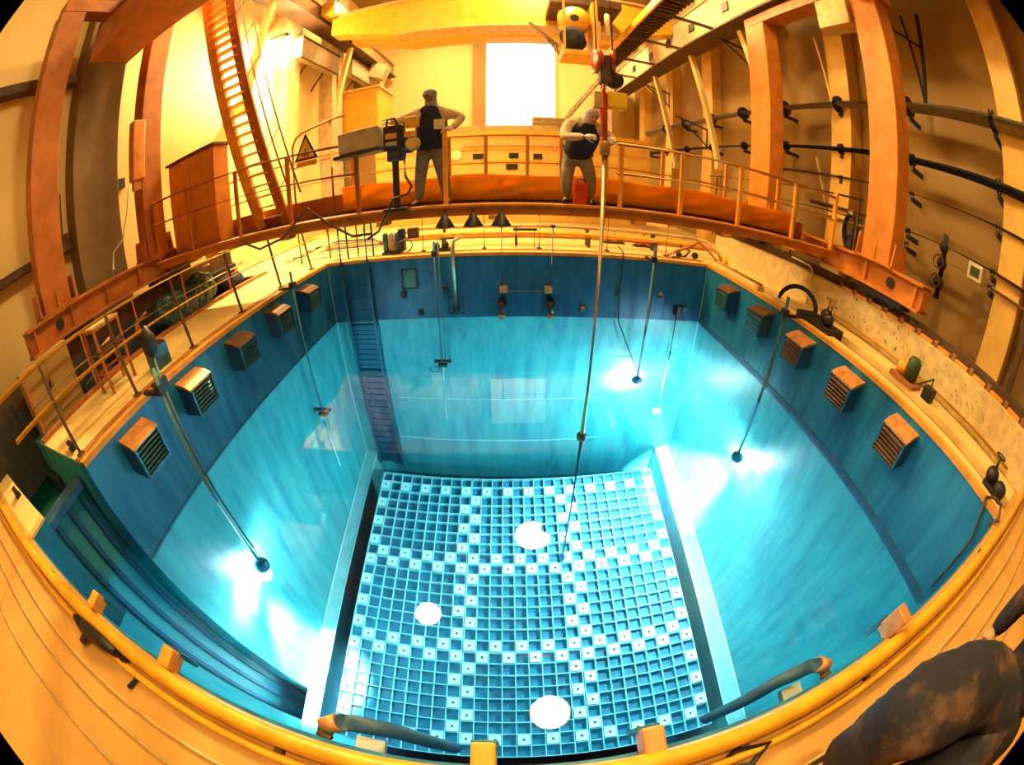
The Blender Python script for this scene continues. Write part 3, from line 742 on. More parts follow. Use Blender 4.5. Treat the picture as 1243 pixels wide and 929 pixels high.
t = thing('tool_cabinet', (-6.05, 5.95, 1.27), 'tall plain orange cabinet standing on the left end of the bridge', 'cabinet')
MB().box((-6.8, 5.75, 1.27), (-5.35, 6.22, 3.22), .01).build('carcass', 'orange', t)
MB().box((-6.76, 5.735, 1.34), (-6.09, 5.75, 3.17)).build('door', 'orange', t); MB().box((-6.06, 5.735, 1.34), (-5.39, 5.75, 3.17)).build('door', 'orange', t)
MB().box((-6.86, 5.70, 3.22), (-5.29, 6.25, 3.27)).build('top_plate', 'dark_brown', t)

t = thing('warning_sign', (-3.32, 5.95, 2.3), 'triangular warning sign with black border on the bridge rail frame', 'sign')
fr = MB().tube([(-3.62, 6.0, 1.28), (-3.62, 6.0, 2.65), (-3.55, 6.0, 2.8), (-3.4, 6.0, 2.88), (-2.75, 6.0, 3.0), (-2.6, 6.0, 3.0)], .022, 8).tube([(-2.86, 6.0, 1.28), (-2.86, 6.0, 2.97)], .022, 8).tube([(-3.62, 6.0, 2.25), (-2.86, 6.0, 2.3)], .016, 8)
fr.build('frame', 'orange_light', t)
MB().prism([(-3.56, 5.96, 2.36), (-3.10, 5.96, 2.36), (-3.33, 5.96, 2.84)], (0, .012, 0)).build('border', 'black', t)
MB().prism([(-3.50, 5.955, 2.395), (-3.16, 5.955, 2.395), (-3.33, 5.955, 2.76)], (0, .006, 0)).build('face', 'yellow_bright', t)
b = MB()
for k in range(3): b.bar((-3.40 + k * .05, 5.95, 2.42), (-3.32 + k * .04, 5.95, 2.56 - k * .03), .02, .008, (0, 1, 0))
b.build('symbol', 'black', t)
MB().box((-3.52, 5.95, 2.24), (-3.12, 5.965, 2.33)).build('text_plate', 'yellow', t)

# control console
t = thing('control_console', (-1.5, 5.2, 1.27), 'black hoist control console with grey cover box in front of first worker', 'console')
MB().box((-2.30, 5.05, 2.20), (-1.70, 5.35, 2.52), .015, rot=(0, -.06, 0)).build('cover_box', 'grey', t)
MB().box((-2.36, 5.0, 2.14), (-1.68, 5.38, 2.19), rot=(0, -.06, 0)).build('shelf', 'black', t)
c = MB().box((-1.64, 5.06, 2.14), (-1.38, 5.26, 2.50), .02).box((-1.60, 5.08, 1.98), (-1.40, 5.24, 2.16), .02)
c.tube([(-1.60, 5.1, 2.48), (-1.58, 5.08, 2.60), (-1.48, 5.08, 2.60), (-1.44, 5.1, 2.48)], .02, 8).tube([(-1.36, 5.1, 2.52), (-1.32, 5.08, 2.3), (-1.36, 5.1, 2.0)], .022, 8).box((-1.36, 5.1, 2.08), (-1.26, 5.22, 2.30), .01)
c.build('winch_body', 'black', t)
MB().box((-1.60, 5.035, 2.30), (-1.44, 5.065, 2.38), .006).build('label_plate', 'copper', t)
MB().box((-1.60, 5.035, 2.20), (-1.44, 5.065, 2.26), .006).build('label_plate', 'steel', t)
MB().box((-1.34, 5.06, 2.44), (-1.16, 5.2, 2.60), .02).build('handset', 'yellow', t)
MB().lathe([(.08, -.05), (.105, -.03), (.105, .03), (.08, .05)], (-1.24, 5.10, 2.20), (0, 1, 0), 18).build('cable_drum', 'tan_metal', t)
MB().box((-1.34, 5.04, 2.30), (-1.18, 5.08, 2.38)).build('drum_plate', 'copper', t)
MB().box((-1.54, 5.12, 1.27), (-1.46, 5.20, 2.0), .01).box((-1.66, 5.0, 1.27), (-1.34, 5.3, 1.31)).build('pedestal', 'black', t)
MB().tube([(-1.36, 5.1, 2.0), (-1.34, 5.05, 1.75), (-1.26, 5.05, 1.6), (-1.30, 5.0, 1.50), (-1.5, 4.98, 1.45), (-1.66, 5.1, 1.2), (-1.8, 5.15, 1.0), (-2.0, 5.2, .9)], .018, 8).build('hose', 'dark_brown', t)
t = tag(MB().tube([(-4.9, 5.15, 1.10), (-4.2, 5.13, 1.16), (-3.9, 5.13, 1.02), (-3.4, 5.13, 1.12), (-2.9, 5.13, 1.5), (-2.55, 5.13, 1.2), (-2.2, 5.13, .98), (-1.9, 5.14, .98)], .02, 8).build('cable', 'dark_brown'), 'dark cable draped along the front of the bridge at left', 'cable')

for k, (x, w) in enumerate(((-.84, 'left'), (-.46, 'middle'), (-.09, 'right'))):
    t = thing('funnel', (x, 5.1, 1.0), 'black cone hanging under the bridge, %s one of three' % w, 'funnel', 'black cones under the bridge')
    MB().lathe([(.135, .0), (.13, .015), (.012, .21)], (x, 5.10, .985), (0, 0, 1), 4).build('cone', 'black', t)
    MB().tube([(x, 5.10, 1.18), (x, 5.10, 1.215), (x, 5.24, 1.215)], .015, 8).build('hanger', 'black', t)

# hoist hook over the tool
t = thing('hoist_hook', (1.24, 5.0, 2.3), 'red and black hook block with hanging wires above the second worker', 'hook block')
for sx in (-1, 1):
    MB().lathe([(.04, -.03), (.15, -.03), (.17, 0), (.15, .03), (.04, .03)], (1.24 + sx * .11, 4.98, 3.42), (1, sx * -.25, 0), 20).build('red_sheave', 'red', t)
    MB().tube([(1.24 + sx * .11, 5.0, 3.5), (1.24 + sx * .11, 5.0, 6.75)], .012, 6).build('wire', 'black', t)
MB().box((1.16, 4.92, 3.05), (1.32, 5.08, 3.5), .02).build('block_body', 'dark_brown', t)
MB().lathe([(.05, -.04), (.12, -.04), (.12, .04), (.05, .04)], (1.36, 4.98, 3.12), (.2, 1, 0), 20).build('black_wheel', 'black', t)
MB().box((1.26, 4.92, 2.70), (1.52, 5.12, 2.94), .02).build('yellow_block', 'yellow_bright', t)
MB().tube([(1.22, 5.0, 3.1), (1.20, 5.0, 2.9), (1.22, 5.0, 2.6), (1.24, 5.0, 2.2)], [.05, .06, .05, .03], 10).build('red_shackle', 'red', t)
MB().box((1.08, 4.94, 2.68), (1.2, 5.06, 2.92), .01).build('side_plate', 'tan_metal', t)

# ------------------------------------------------------------------ rails on the parapets
for side, x, w in ((1, 6.38, 'right'), (-1, -7.17, 'left')):
    t = thing('crane_rail', (x, 3, .66), 'bridge rail with orange clips on top of the %s parapet' % w, 'rail')
    z0 = .66 if side > 0 else .5
    for y0_, y1_ in ((-1.0, 10.0),) if side > 0 else ((-1.0, 1.0), (1.0, 8.0)):
        zz = z0 if side > 0 else (.72 if y1_ < 2 else .5)
        MB().box((x - .03, y0_, zz), (x + .03, y1_, .84)).box((x - .07, y0_, zz), (x + .07, y1_, zz + .03)).build('rail_head', 'dark_brown', t)
    if side > 0:
        for k in range(14):
            yy = -.6 + k * .42
            MB().box((x - .16, yy - .14, z0), (x - .05, yy + .14, z0 + .06), .008).build('clip', 'orange_light', t)
            MB().box((x - .13, yy + .16, z0), (x - .05, yy + .24, z0 + .1), .01).build('bolt', 'kerb_brown', t)
struct('trim_6', MB().box((6.75, -1.0, 0.0), (7.45, 9.5, .5)), 'cream_warm', 'low cream step behind the right rail', 'step')

# ------------------------------------------------------------------ deck guard rails, left
t = thing('guard_rail', (-4.55, 4, 0), 'yellow pipe guard rail along the left pool edge', 'guard rail')
for y in (1.22, 2.42, 3.72, 5.1, 6.5, 7.9): MB().bar((-4.55, y, 0), (-4.72, y, 1.12), .035, .035, (0, 1, 0)).box((-4.61, y - .05, 0), (-4.49, y + .05, .03)).build('post', 'dark_brown', t)
MB().tube([(-4.72, .5, 1.10), (-4.72, 8.6, 1.10)], .03, 10).build('top_rail', 'rail_yellow', t)
MB().tube([(-4.66, .5, .66), (-4.66, 8.6, .66)], .03, 10).build('mid_rail', 'rail_yellow', t)
t = thing('guard_rail', (-6.28, 4, 0), 'second guard rail along the dark trench, behind the left deck strip', 'guard rail')
for y in (1.25, 2.6, 3.9, 5.3, 6.8): MB().bar((-6.28, y, .06), (-6.28, y, .95), .03, .03, (0, 1, 0)).build('post', 'orange_red', t)
MB().tube([(-6.28, 1.2, .95), (-6.28, 7.8, .95)], .024, 10).build('top_rail', 'tan_metal', t)
MB().tube([(-6.28, 1.2, .5), (-6.28, 7.8, .5)], .02, 10).build('mid_rail', 'tan_metal', t)
# deck clutter, left
t = thing('step_frame', (-5.3, 2.75, 0), 'small orange framed step stand on the left deck strip', 'step stand')
q = MB()
for x in (-5.75, -5.35):
    for y in (2.45, 2.95): q.bar((x, y, 0), (x, y, .95), .04, .04)
for z in (.3, .6, .93):
    for y in (2.45, 2.95): q.bar((-5.75, y, z), (-5.35, y, z), .035, .035)
    for x in (-5.75, -5.35): q.bar((x, 2.45, z), (x, 2.95, z), .035, .035)
q.build('frame', 'orange_red', t)
MB().box((-5.77, 2.43, .95), (-5.33, 2.97, .98)).build('top_tread', 'tan_metal', t)
MB().box((-5.77, 2.43, .6), (-5.33, 2.97, .62)).build('mid_tread', 'dark_brown', t)
t = thing('electrical_box', (-4.85, 3.2, 0), 'small blue box on the left deck by the lamp pole', 'box')
MB().box((-5.0, 3.05, 0), (-4.72, 3.35, .32), .015).build('body', 'steel_blue', t); MB().box((-4.98, 3.07, .32), (-4.74, 3.33, .35), .01).build('lid', 'black', t)
t = thing('cleat', (-4.9, 1.3, 0), 'black cleat on the end of the left deck strip', 'cleat')
MB().box((-4.98, 1.2, 0), (-4.86, 1.3, .05)).box((-5.05, 1.22, .05), (-4.8, 1.28, .11), .012).build('body', 'black', t)
t = thing('cleat', (-5.6, .2, 0), 'black cleat on the deck corner left of the canal', 'cleat')
MB().box((-5.66, .14, 0), (-5.54, .24, .05)).box((-5.75, .15, .05), (-5.5, .22, .11), .012).build('body', 'black', t)
t = thing('wrapped_machine', (-6.68, 5.6, -.55), 'machine wrapped in dark teal sheeting in the left trench under the bridge end', 'machine')
b = MB()
for (x, y, z, r, s_) in ((-6.58, 5.1, .25, .40, (.8, 1.3, 1)), (-6.56, 6.0, .35, .40, (.8, 1.3, 1)), (-6.58, 5.6, .15, .45, (.8, 1.6, 1))): b.ball((x, y, z), r, s_, seg=20)
o = b.build('sheeting', 'teal_sheet', t)
md = o.modifiers.new('r', 'REMESH'); md.mode = 'VOXEL'; md.voxel_size = .05
tx = bpy.data.textures.new('crumple', 'CLOUDS'); tx.noise_scale = .16
md = o.modifiers.new('d', 'DISPLACE'); md.texture = tx; md.strength = .16; md.mid_level = .5
MB().box((-6.9, 4.7, -.55), (-6.38, 6.5, -.2), .01).build('skid', 'black', t)
MB().tube([(-6.5, 5.9, .6), (-6.45, 6.1, .85), (-6.45, 6.4, .82)], .02, 8).build('pipe', 'tan_metal', t)
for i, (y, x, s_, lab) in enumerate([(2.85, -6.7, .5, 'dark motor housing in the left trench, next to the cream cabinet'), (3.85, -6.7, .6, 'dark gearbox in the left trench just before the wrapped machine'), (7.3, -6.7, .55, 'dark pump in the left trench beyond the wrapped machine')]):
    t = thing('trench_machine', (x, y, -.55), lab, 'machine', 'dark machines in the left trench')
    MB().box((x - .22, y - .4, -.55), (x + .22, y + .4, -.45)).build('base', 'black', t)
    MB().lathe([(.1, -.42), (.24, -.36), (.26, .0), (.24, .3), (.1, .36)], (x, y, -.1 + .1 * i), (0, 1, 0), 18).build('housing', 'navy', t)
    MB().box((x - .1, y - .2, -.5), (x + .1, y + .2, 0), .02).build('stand', 'black', t)
    MB().tube([(x + .1, y + .1, .1), (x + .12, y + .2, .45), (x, y + .6, .5)], .04, 8).build('pipe', 'kerb_brown', t)
t = thing('switch_cabinet', (-7.17, 1.7, .9), 'cream cabinet beside the rail at far left', 'cabinet')
MB().box((-6.85, 1.25, -.55), (-6.5, 2.35, .98), .015).build('body', 'cream_warm', t)
MB().box((-6.5, 1.32, .1), (-6.485, 1.78, .92)).build('door', 'cream_warm', t); MB().box((-6.5, 1.82, .1), (-6.485, 2.28, .92)).build('door', 'cream_warm', t)
MB().box((-6.49, 1.74, .5), (-6.46, 1.78, .62)).build('handle', 'black', t)

# ------------------------------------------------------------------ back deck: pipes, rods, boxes
for i, (y, z, r, lab) in enumerate([(9.35, .30, .06, 'lower of two long pipes along the back deck'), (9.6, .46, .045, 'upper of two long pipes along the back deck')]):
    t = thing('deck_pipe', (0, y, 0), lab, 'pipe', 'long pipes along the back deck')
    MB().tube([(-2.75 + .1 * i, y - .5, .02), (-2.75 + .1 * i, y - .45, z - .1), (-2.6 + .1 * i, y - .3, z), (-2.3, y, z), (5.2 - .15 * i, y, z), (5.5 - .15 * i, y - .3, z - .02), (5.55 - .15 * i, y - .8, z - .15), (5.5, y - .9, .05)], r, 12).build('pipe', 'tan_metal' if i else 'rail_yellow', t)
    for x in (-1.6, .2, 2.0, 3.8): MB().box((x - .03, y - .08, 0), (x + .03, y + .08, z - r + .01)).build('support', 'dark_brown', t)
RODS = [(-2.0, 'leftmost'), (-.55, 'second from left'), (.72, 'middle'), (2.35, 'second from right'), (3.9, 'rightmost')]
for x, w in RODS:
    t = thing('rail_post', (x, 8.85, 0), 'thin upright rod on the back pool edge, %s of five' % w, 'post', 'thin rods on the back pool edge')
    MB().tube([(x, 8.85, 0), (x, 8.85, .98)], .014, 8).build('rod', 'dark_brown', t); MB().box((x - .05, 8.8, 0), (x + .05, 8.9, .03)).build('foot', 'black', t)
    MB().lathe([(.02, 0), (.03, .02), (.02, .05)], (x, 8.85, .97), (0, 0, 1), 10).build('knob', 'black', t)
tag(MB().tube([(-2.6, 8.85, .93), (4.5, 8.85, .93)], .011, 6).build('safety_wire', 'tan_metal'), 'thin wire strung along the rods at the back pool edge', 'wire')
t = thing('pump_unit', (-2.75, 8.75, 0), 'dark pump boxes with grey cylinders beside the pool ladder', 'pump')
MB().box((-2.98, 8.62, 0), (-2.52, 8.95, .07)).box((-2.56, 8.7, .07), (-2.42, 8.9, .6), .01).build('base', 'black', t)
for k in range(3): MB().lathe([(.04, 0), (.07, .02), (.07, .42), (.03, .48)], (-2.9 + k * .15, 8.75, .07), (0, 0, 1), 14).build('cylinder', 'grey' if k % 2 else 'steel_blue', t)
MB().box((-2.35, 8.75, .35), (-2.1, 8.95, .6), .01).build('control_box', 'dark_brown', t)
MB().tube(arc((-2.35, 8.5, .22), .17, PI, 2.4 * PI, 16, (1, 0, 0), (0, -.5, -.8)), .015, 6).build('hose', 'black', t)
t = thing('valve_group', (-1.0, 8.72, 0), 'small black valves and fittings at the back edge by the elbowed pipe', 'valve')
MB().box((-1.75, 8.62, 0), (-1.3, 8.82, .08)).ball((-1.65, 8.7, .14), .08).ball((-1.45, 8.72, .15), .09).tube([(-1.65, 8.7, .2), (-1.55, 8.72, .3), (-1.2, 8.75, .3)], .025, 8).build('valves', 'black', t)
t = thing('hose_bridge', (.4, 9.0, 0), 'low black footed stand on the back deck between the nozzle rods', 'stand')
for x in (.18, .62): MB().tube([(x, 9.0, 0), (x, 9.0, .42)], .012, 6).build('leg', 'black', t)
MB().box((.12, 8.95, .42), (.68, 9.05, .47), .01).build('top', 'black', t)
t = thing('hose_reel', (4.7, 8.9, 0), 'tangled brown hose with fittings at the right back pool corner', 'hose')
MB().tube([(3.9, 8.7, .05), (4.2, 8.9, .15), (4.6, 8.8, .35), (4.9, 9.0, .45), (5.1, 8.8, .3), (5.2, 8.5, .12), (5.35, 8.2, .03), (5.45, 7.8, .03)], .04, 10).build('hose', 'kerb_brown', t)
MB().tube([(4.0, 8.65, .03), (4.35, 8.6, .1), (4.6, 8.9, .2), (4.4, 9.1, .3)], .03, 10).build('hose', 'dark_brown', t)
for p, r in (((4.25, 8.8, .08), .08), ((4.75, 8.85, .1), .09)): MB().ball(p, r).build('fitting', 'black', t)
for i, (x, y, m, lab) in enumerate([(2.9, 10.2, 'orange', 'orange valve fitting on the back deck, left of the two'), (3.7, 10.0, 'red', 'red valve fitting on the back deck, right of the two')]):
    t = thing('deck_valve', (x, y, 0), lab, 'valve', 'valve fittings on the back deck')
    MB().tube([(x - .25, y, .12), (x + .25, y, .12)], .06, 10).ball((x, y, .14), .11).tube([(x, y, .2), (x, y, .38)], .025, 8).build('body', m, t)
    MB().tube(arc((x, y, .38), .1, 0, 2 * PI, 14, (1, 0, 0), (0, 1, 0)), .014, 6).build('hand_wheel', 'black', t)
    MB().box((x - .3, y - .08, 0), (x + .3, y + .08, .05)).build('base', 'dark_brown', t)
t = thing('pipe_bundle', (-4.2, 9.8, 0), 'tangle of brown pipes and cables on the back left deck', 'pipes')
for k in range(5): MB().tube([(-6.0 + .2 * k, 9.0 + .1 * k, .08 + .05 * k), (-4.6, 9.3 + .12 * k, .14 + .05 * k), (-3.2 - .1 * k, 9.5 + .1 * k, .10 + .04 * k), (-2.9, 9.2, .03)], .03, 8).build('pipe', ('tan_metal', 'dark_brown', 'rail_yellow', 'kerb_brown', 'black')[k], t)
t = thing('guard_rail', (-3.9, 8.9, 0), 'low yellow guard rail on the back left corner behind the ladder', 'guard rail')
for x in (-5.4, -4.5, -3.7): MB().bar((x, 8.9, 0), (x, 8.9, .95), .03, .03, (0, 1, 0)).build('post', 'dark_brown', t)
MB().tube([(-5.5, 8.9, .95), (-3.6, 8.9, .95)], .022, 8).build('top_rail', 'rail_yellow', t)
MB().tube([(-5.5, 8.9, .5), (-3.6, 8.9, .5)], .018, 8).build('mid_rail', 'rail_yellow', t)
# right deck clutter
t = thing('trunking_strip', (5.45, 7.3, 0), 'cream trunking strip on the right pool edge near the back corner', 'trunking')
MB().box((5.0, 6.3, 0), (5.2, 8.2, .1), .02).build('cover', 'cream', t); MB().tube([(5.1, 6.3, .13), (5.1, 8.25, .13)], .03, 8).build('pipe', 'yellow', t)
t = thing('hose_arch', (5.3, 5.3, 0), 'dark arched hose over the lamp pole on the right edge', 'hose')
MB().tube(arc((5.35, 5.35, .05), .42, 0, PI, 14, (-.35, 1, 0), (.1, 0, .9)), .045, 10).build('hose', 'navy', t)
MB().box((5.02, 4.7, 0), (5.5, 5.0, .12), .02).build('base', 'black', t)
t = thing('valve_cluster', (5.3, 4.45, 0), 'dark valve cluster with hand wheels on the right deck edge', 'valve')
MB().box((5.05, 4.1, -.1), (5.5, 4.75, .1), .02).ball((5.2, 4.3, .2), .11).ball((5.4, 4.55, .2), .12).tube([(5.2, 4.3, .25), (5.22, 4.3, .45)], .02, 8).tube([(5.4, 4.55, .3), (5.42, 4.55, .5)], .02, 8).build('body', 'black', t)
for p in ((5.22, 4.3, .45), (5.42, 4.55, .5)): MB().tube(arc(p, .09, 0, 2 * PI, 14, (1, 0, 0), (0, 1, 0)), .014, 6).build('hand_wheel', 'kerb_brown', t)
t = thing('pump_motor', (5.75, 2.7, 0), 'grey green pump with rusty fittings on the right deck', 'pump')
MB().box((5.6, 2.4, 0), (5.95, 2.95, .06)).build('base', 'kerb_brown', t)
MB().lathe([(.05, 0), (.13, .03), (.13, .3), (.08, .36)], (5.77, 2.6, .06), (0, 0, 1), 16).build('motor', 'green_dark', t)
MB().ball((5.77, 2.8, .16), .12).tube([(5.77, 2.8, .2), (5.78, 2.85, .4), (5.9, 2.95, .45)], .035, 8).build('volute', 'orange_light', t)
t = thing('junction_box', (5.78, 2.15, 0), 'small dark junction box on right deck next to the pump', 'box')
MB().box((5.68, 2.05, 0), (5.88, 2.25, .2), .015).build('body', 'black', t); MB().tube([(5.78, 2.15, .18), (5.9, 2.2, .3), (6.0, 2.5, .05)], .014, 6).build('cable', 'black', t)
t = thing('handrail_pipe', (6.1, 5.6, 0), 'pale bent pipe post against the right parapet', 'pipe')
MB().tube([(6.12, 5.85, 0), (6.12, 5.85, .72), (6.12, 5.95, .8), (6.12, 6.6, .82)], .022, 8).build('pipe', 'dial_white', t)
tag(MB().tube([(6.14, .3, .12), (6.14, 5.0, .12)], .03, 8).build('wall_pipe', 'yellow'), 'yellow pipe low along the right parapet', 'pipe')
rnd = random.Random(3)
mk = MB()
for k in range(46):
    y, z = rnd.uniform(.2, 5.2), rnd.uniform(.18, .6)
    mk.bar((6.196, y, z), (6.196, y + rnd.uniform(-.04, .06), z + rnd.uniform(.02, .07)), .008, .008)
struct('trim_7', mk, 'dark_brown', 'dark scratch marks on the right parapet', 'marks')

# ------------------------------------------------------------------ overhead crane and runways
def runway(x, z0, z1, y0, y1, label, holes, m):
    t = thing('crane_runway', (x, (y0 + y1) / 2, z0), label, 'crane beam')
    g = MB().box((x - .08, y0, z0), (x + .32, y1, z1)).box((x - .14, y0, z0 - .05), (x + .4, y1, z0)).box((x - .14, y0, z1), (x + .4, y1, z1 + .05))
    g.build('girder', m, t)
    MB().box((x - .3, y0, z0 - .12), (x + .5, y1, z0 - .05)).build('bottom_flange', 'dark_brown', t)
    for y in holes:
        MB().box((x - .12, y - .2, (z0 + z1) / 2 - .18), (x - .075, y + .2, (z0 + z1) / 2 + .18), .01).build('hatch', 'black', t)
    return t
runway(6.2, 7.50, 8.95, -6.8, 22.5, 'pale perforated crane beam with square openings high on the right', (3.0, 6.0, 9.6, 12.0, 14.2, 16.2, 18.6, 21), 'pale_beam')
t = runway(-7.3, 9.35, 10.1, 7.5, 23.6, 'crane runway beam high along the left wall', (), 'cream_warm')
MB().box((-7.2, 7.5, 10.2), (-7.0, 23.6, 10.32)).build('rail', 'dark_brown', t)
t = thing('ribbed_walkway', (4.4, 13, 7.6), 'dark ribbed walkway running beside the right crane beam', 'walkway')
b = MB().box((4.0, 8.6, 7.62), (4.75, 18.6, 7.70))
for k in range(38): b.box((4.02, 8.7 + k * .26, 7.53), (4.73, 8.76 + k * .26, 7.62))
b.build('deck', 'dark_brown', t)
MB().box((3.93, 8.6, 7.5), (4.0, 18.6, 7.8)).build('edge_beam', 'yellow', t)
for y in (10.4, 13.0, 15.6, 18.2): MB().bar((4.0, y, 7.58), (6.12, y, 7.58), .08, .1).build('support_arm', 'dark_brown', t)
t = thing('overhead_crane', (0, 14, 8.0), 'big yellow overhead travelling crane across the hall with a trolley', 'crane')
MB().prism([(-6.6, 13.6, 9.5), (-6.6, 13.6, 8.65), (-4.0, 13.6, 7.95), (4.6, 13.6, 7.95), (6.1, 13.6, 8.5), (6.1, 13.6, 9.5)], (0, .8, 0)).build('girder', 'yellow', t)
MB().box((-6.6, 13.5, 9.5), (6.1, 14.5, 9.6)).box((-4.0, 13.5, 7.88), (4.6, 14.5, 7.95)).build('flange', 'tan_metal', t)
MB().prism([(-6.6, 15.8, 10.2), (-6.6, 15.8, 9.0), (-4.0, 15.8, 8.3), (4.6, 15.8, 8.3), (6.1, 15.8, 9.0), (6.1, 15.8, 10.2)], (0, .8, 0)).build('girder', 'orange_light', t)
MB().box((-6.85, 13.0, 9.5), (-6.3, 17.0, 10.15), .02).build('end_truck', 'yellow', t); MB().box((5.6, 13.0, 9.5), (6.05, 17.0, 10.15), .02).build('end_truck', 'yellow', t)
MB().box((1.3, 11.9, 8.2), (3.6, 13.6, 8.55), .02).build('trolley_frame', 'dark_brown', t)
MB().lathe([(.12, -.32), (.5, -.3), (.5, .3), (.12, .32)], (2.02, 12.0, 7.45), (.15, 1, 0), 26).build('hoist_drum', 'yellow', t)
MB().lathe([(.05, 0), (.14, 0), (.14, .02)], (2.0, 11.66, 7.45), (0, -1, 0), 16).build('drum_hub', 'black', t)
MB().lathe([(.2, -.4), (.38, -.34), (.38, .34), (.2, .4)], (2.0, 12.0, 6.72), (.3, 1, 0), 22).build('motor', 'navy', t)
MB().box((1.62, 11.5, 5.95), (2.7, 12.6, 6.12)).box((1.62, 11.5, 6.12), (1.68, 12.6, 6.3)).build('platform', 'yellow', t)
b = MB()
for x, y in ((1.66, 11.55), (2.66, 11.55), (1.66, 12.55), (2.66, 12.55)): b.bar((x, y, 6.1), (x, y, 8.25), .07, .07)
b.box((2.55, 11.6, 6.1), (2.68, 12.5, 8.2)); b.build('hanger_frame', 'orange_light', t)
for x in (2.75, 3.05): MB().lathe([(.04, 0), (.09, .03), (.09, .85), (.04, .9)], (x, 11.8, 6.6 + (x - 2.75) * 1.2), (0, 0, 1), 14).build('cylinder', 'dial_white', t)
b = MB(); b.bar((.75, 13.5, 8.0), (1.65, 12.6, 6.6), .09, .09)
for k in range(8):
    f = k / 8; b.bar(Vector((.75, 13.5, 8.0)).lerp(Vector((1.65, 12.6, 6.6)), f), Vector((.95, 13.5, 7.95)).lerp(Vector((1.65, 12.6, 6.2)), f + .1), .04, .04)
b.build('access_ladder', 'dark_brown', t)

# brackets and struts on the walls
for i, (y, z, lab) in enumerate([(10.1, 6.8, 'black jib bracket under the perforated crane beam'), (13.6, 4.3, 'small black jib bracket under the upper wall pipe'), (17.4, 6.6, 'farther black jib bracket on the right wall')]):
    t = thing('jib_bracket', (7.4, y, z), lab, 'bracket', 'black jib brackets on the right wall')
    MB().bar((7.45, y, z - .6), (7.45, y, z + .25), .07, .07).build('mast', 'black', t)
    MB().bar((7.45, y, z + .2), (6.3, y + .5, z + .6), .06, .06).build('arm', 'black', t)
    MB().bar((7.45, y, z - .5), (6.5, y + .45, z + .5), .05, .05).build('brace', 'black', t)
t = thing('wall_bracket', (7.5, 3.8, 5.2), 'tall black v shaped bracket high on the right wall by the nearest leg', 'bracket')
MB().bar((7.5, 3.6, 7.3), (7.5, 3.9, 5.0), .07, .07).build('mast', 'black', t); MB().bar((7.5, 4.1, 7.3), (7.5, 3.9, 5.1), .05, .05).bar((7.3, 5.4, 7.6), (7.5, 3.7, 6.4), .05, .05).build('brace', 'black', t)
for i, (y, lab) in enumerate([(8.9, 'slanted cream brace on the right wall near the legs'), (12.4, 'slanted cream brace on right wall, second from camera'), (16.2, 'slanted cream brace on right wall, farthest back')]):
    t = tag(MB().bar((7.3, y, 3.0), (6.5, y + .6, 7.4), .16, .22, (0, 1, 0)).bar((7.45, y, 3.0), (7.2, y, 3.0), .2, .3).build('wall_brace', 'cream'), lab, 'brace', 'slanted braces on the right wall')
t = thing('wall_ladder', (7.5, 6.9, 2.0), 'thin pale ladder rail leaning on the right wall between the legs', 'ladder')
MB().bar((7.5, 7.3, 7.1), (7.5, 6.85, 4.9), .06, .06).build('upper_rail', 'cream', t); MB().bar((7.5, 7.5, 3.5), (7.5, 6.9, 1.9), .06, .06).build('lower_rail', 'tan_metal', t)
# wall pipes, right
PIPES = [(4.9, 7.55, .18, 'steel', -1, 20, 'thick bright pipe, highest along the right wall'), (3.75, 7.6, .11, 'navy', -1, 23, 'black pipe second from the top on right wall'),
         (3.05, 7.62, .04, 'dark_brown', -1, 9.0, 'thin dark pipe below the black one on the right wall'), (2.28, 7.6, .05, 'dark_brown', -1, 7.5, 'thin brown pipe lowest but one on the right wall'),
         (2.02, 7.6, .04, 'tan_metal', -1, 7.5, 'lowest thin tan pipe on the right wall')]
for z, x, r, m, y0, y1, lab in PIPES:
    t = thing('wall_pipe', (x, 4, z), lab, 'pipe', 'pipes along the right wall')
    MB().tube([(x - .2, y0, z), (x - .2, y1, z)], r, 14).build('pipe', m, t)
    for k in range(int((y1 - y0) / 2.2)):
        yy = y0 + .9 + k * 2.2
        MB().tube([(x - .2, yy - .04, z), (x - .2, yy + .04, z)], r * 1.25, 14).box((x - .2 - .02, yy - .03, z - r - .12), (x + .3, yy + .03, z - r - .02)).build('clip', 'black', t)
t = thing('handrail_bar', (6.9, 5, 2.4), 'thin sloping handrail behind the right bridge end', 'handrail')
MB().tube([(6.75, 12.0, 2.5), (6.75, 5.2, 2.52)], .022, 8).tube([(6.75, 12.0, 2.1), (6.75, 5.2, 2.1)], .018, 8).build('rails', 'dark_brown', t)
for y in (11.5, 9.5, 7.4, 5.3): MB().bar((6.75, y, .5), (6.75, y, 2.52), .04, .04).build('post', 'dark_brown', t)
t = thing('hose_coil', (7.45, 5.95, 1.8), 'black coiled hose hanging on the right wall between the legs', 'hose')
MB().tube(arc((7.35, 5.98, 1.85), .26, .2, 4.4 * PI, 44, (0, .75, 0), (0, 0, 1.4)), .05, 8).build('coil', 'navy', t)
MB().tube([(7.35, 5.95, 1.9), (7.33, 5.9, 1.5), (7.35, 5.85, 1.15)], [.09, .13, .10], 10).build('bundle', 'black', t)
MB().box((7.3, 5.9, 2.2), (7.46, 6.05, 2.28)).build('hook', 'steel', t)
t = thing('valve_stack', (7.4, 3.3, 2.0), 'dark stack of valves on the wall just right of the nearest right leg', 'valve')
MB().tube([(7.4, 3.3, 1.3), (7.4, 3.3, 2.5)], .06, 10).ball((7.35, 3.3, 1.6), .12).ball((7.35, 3.3, 1.95), .12).ball((7.35, 3.3, 2.25), .11).build('body', 'black', t)
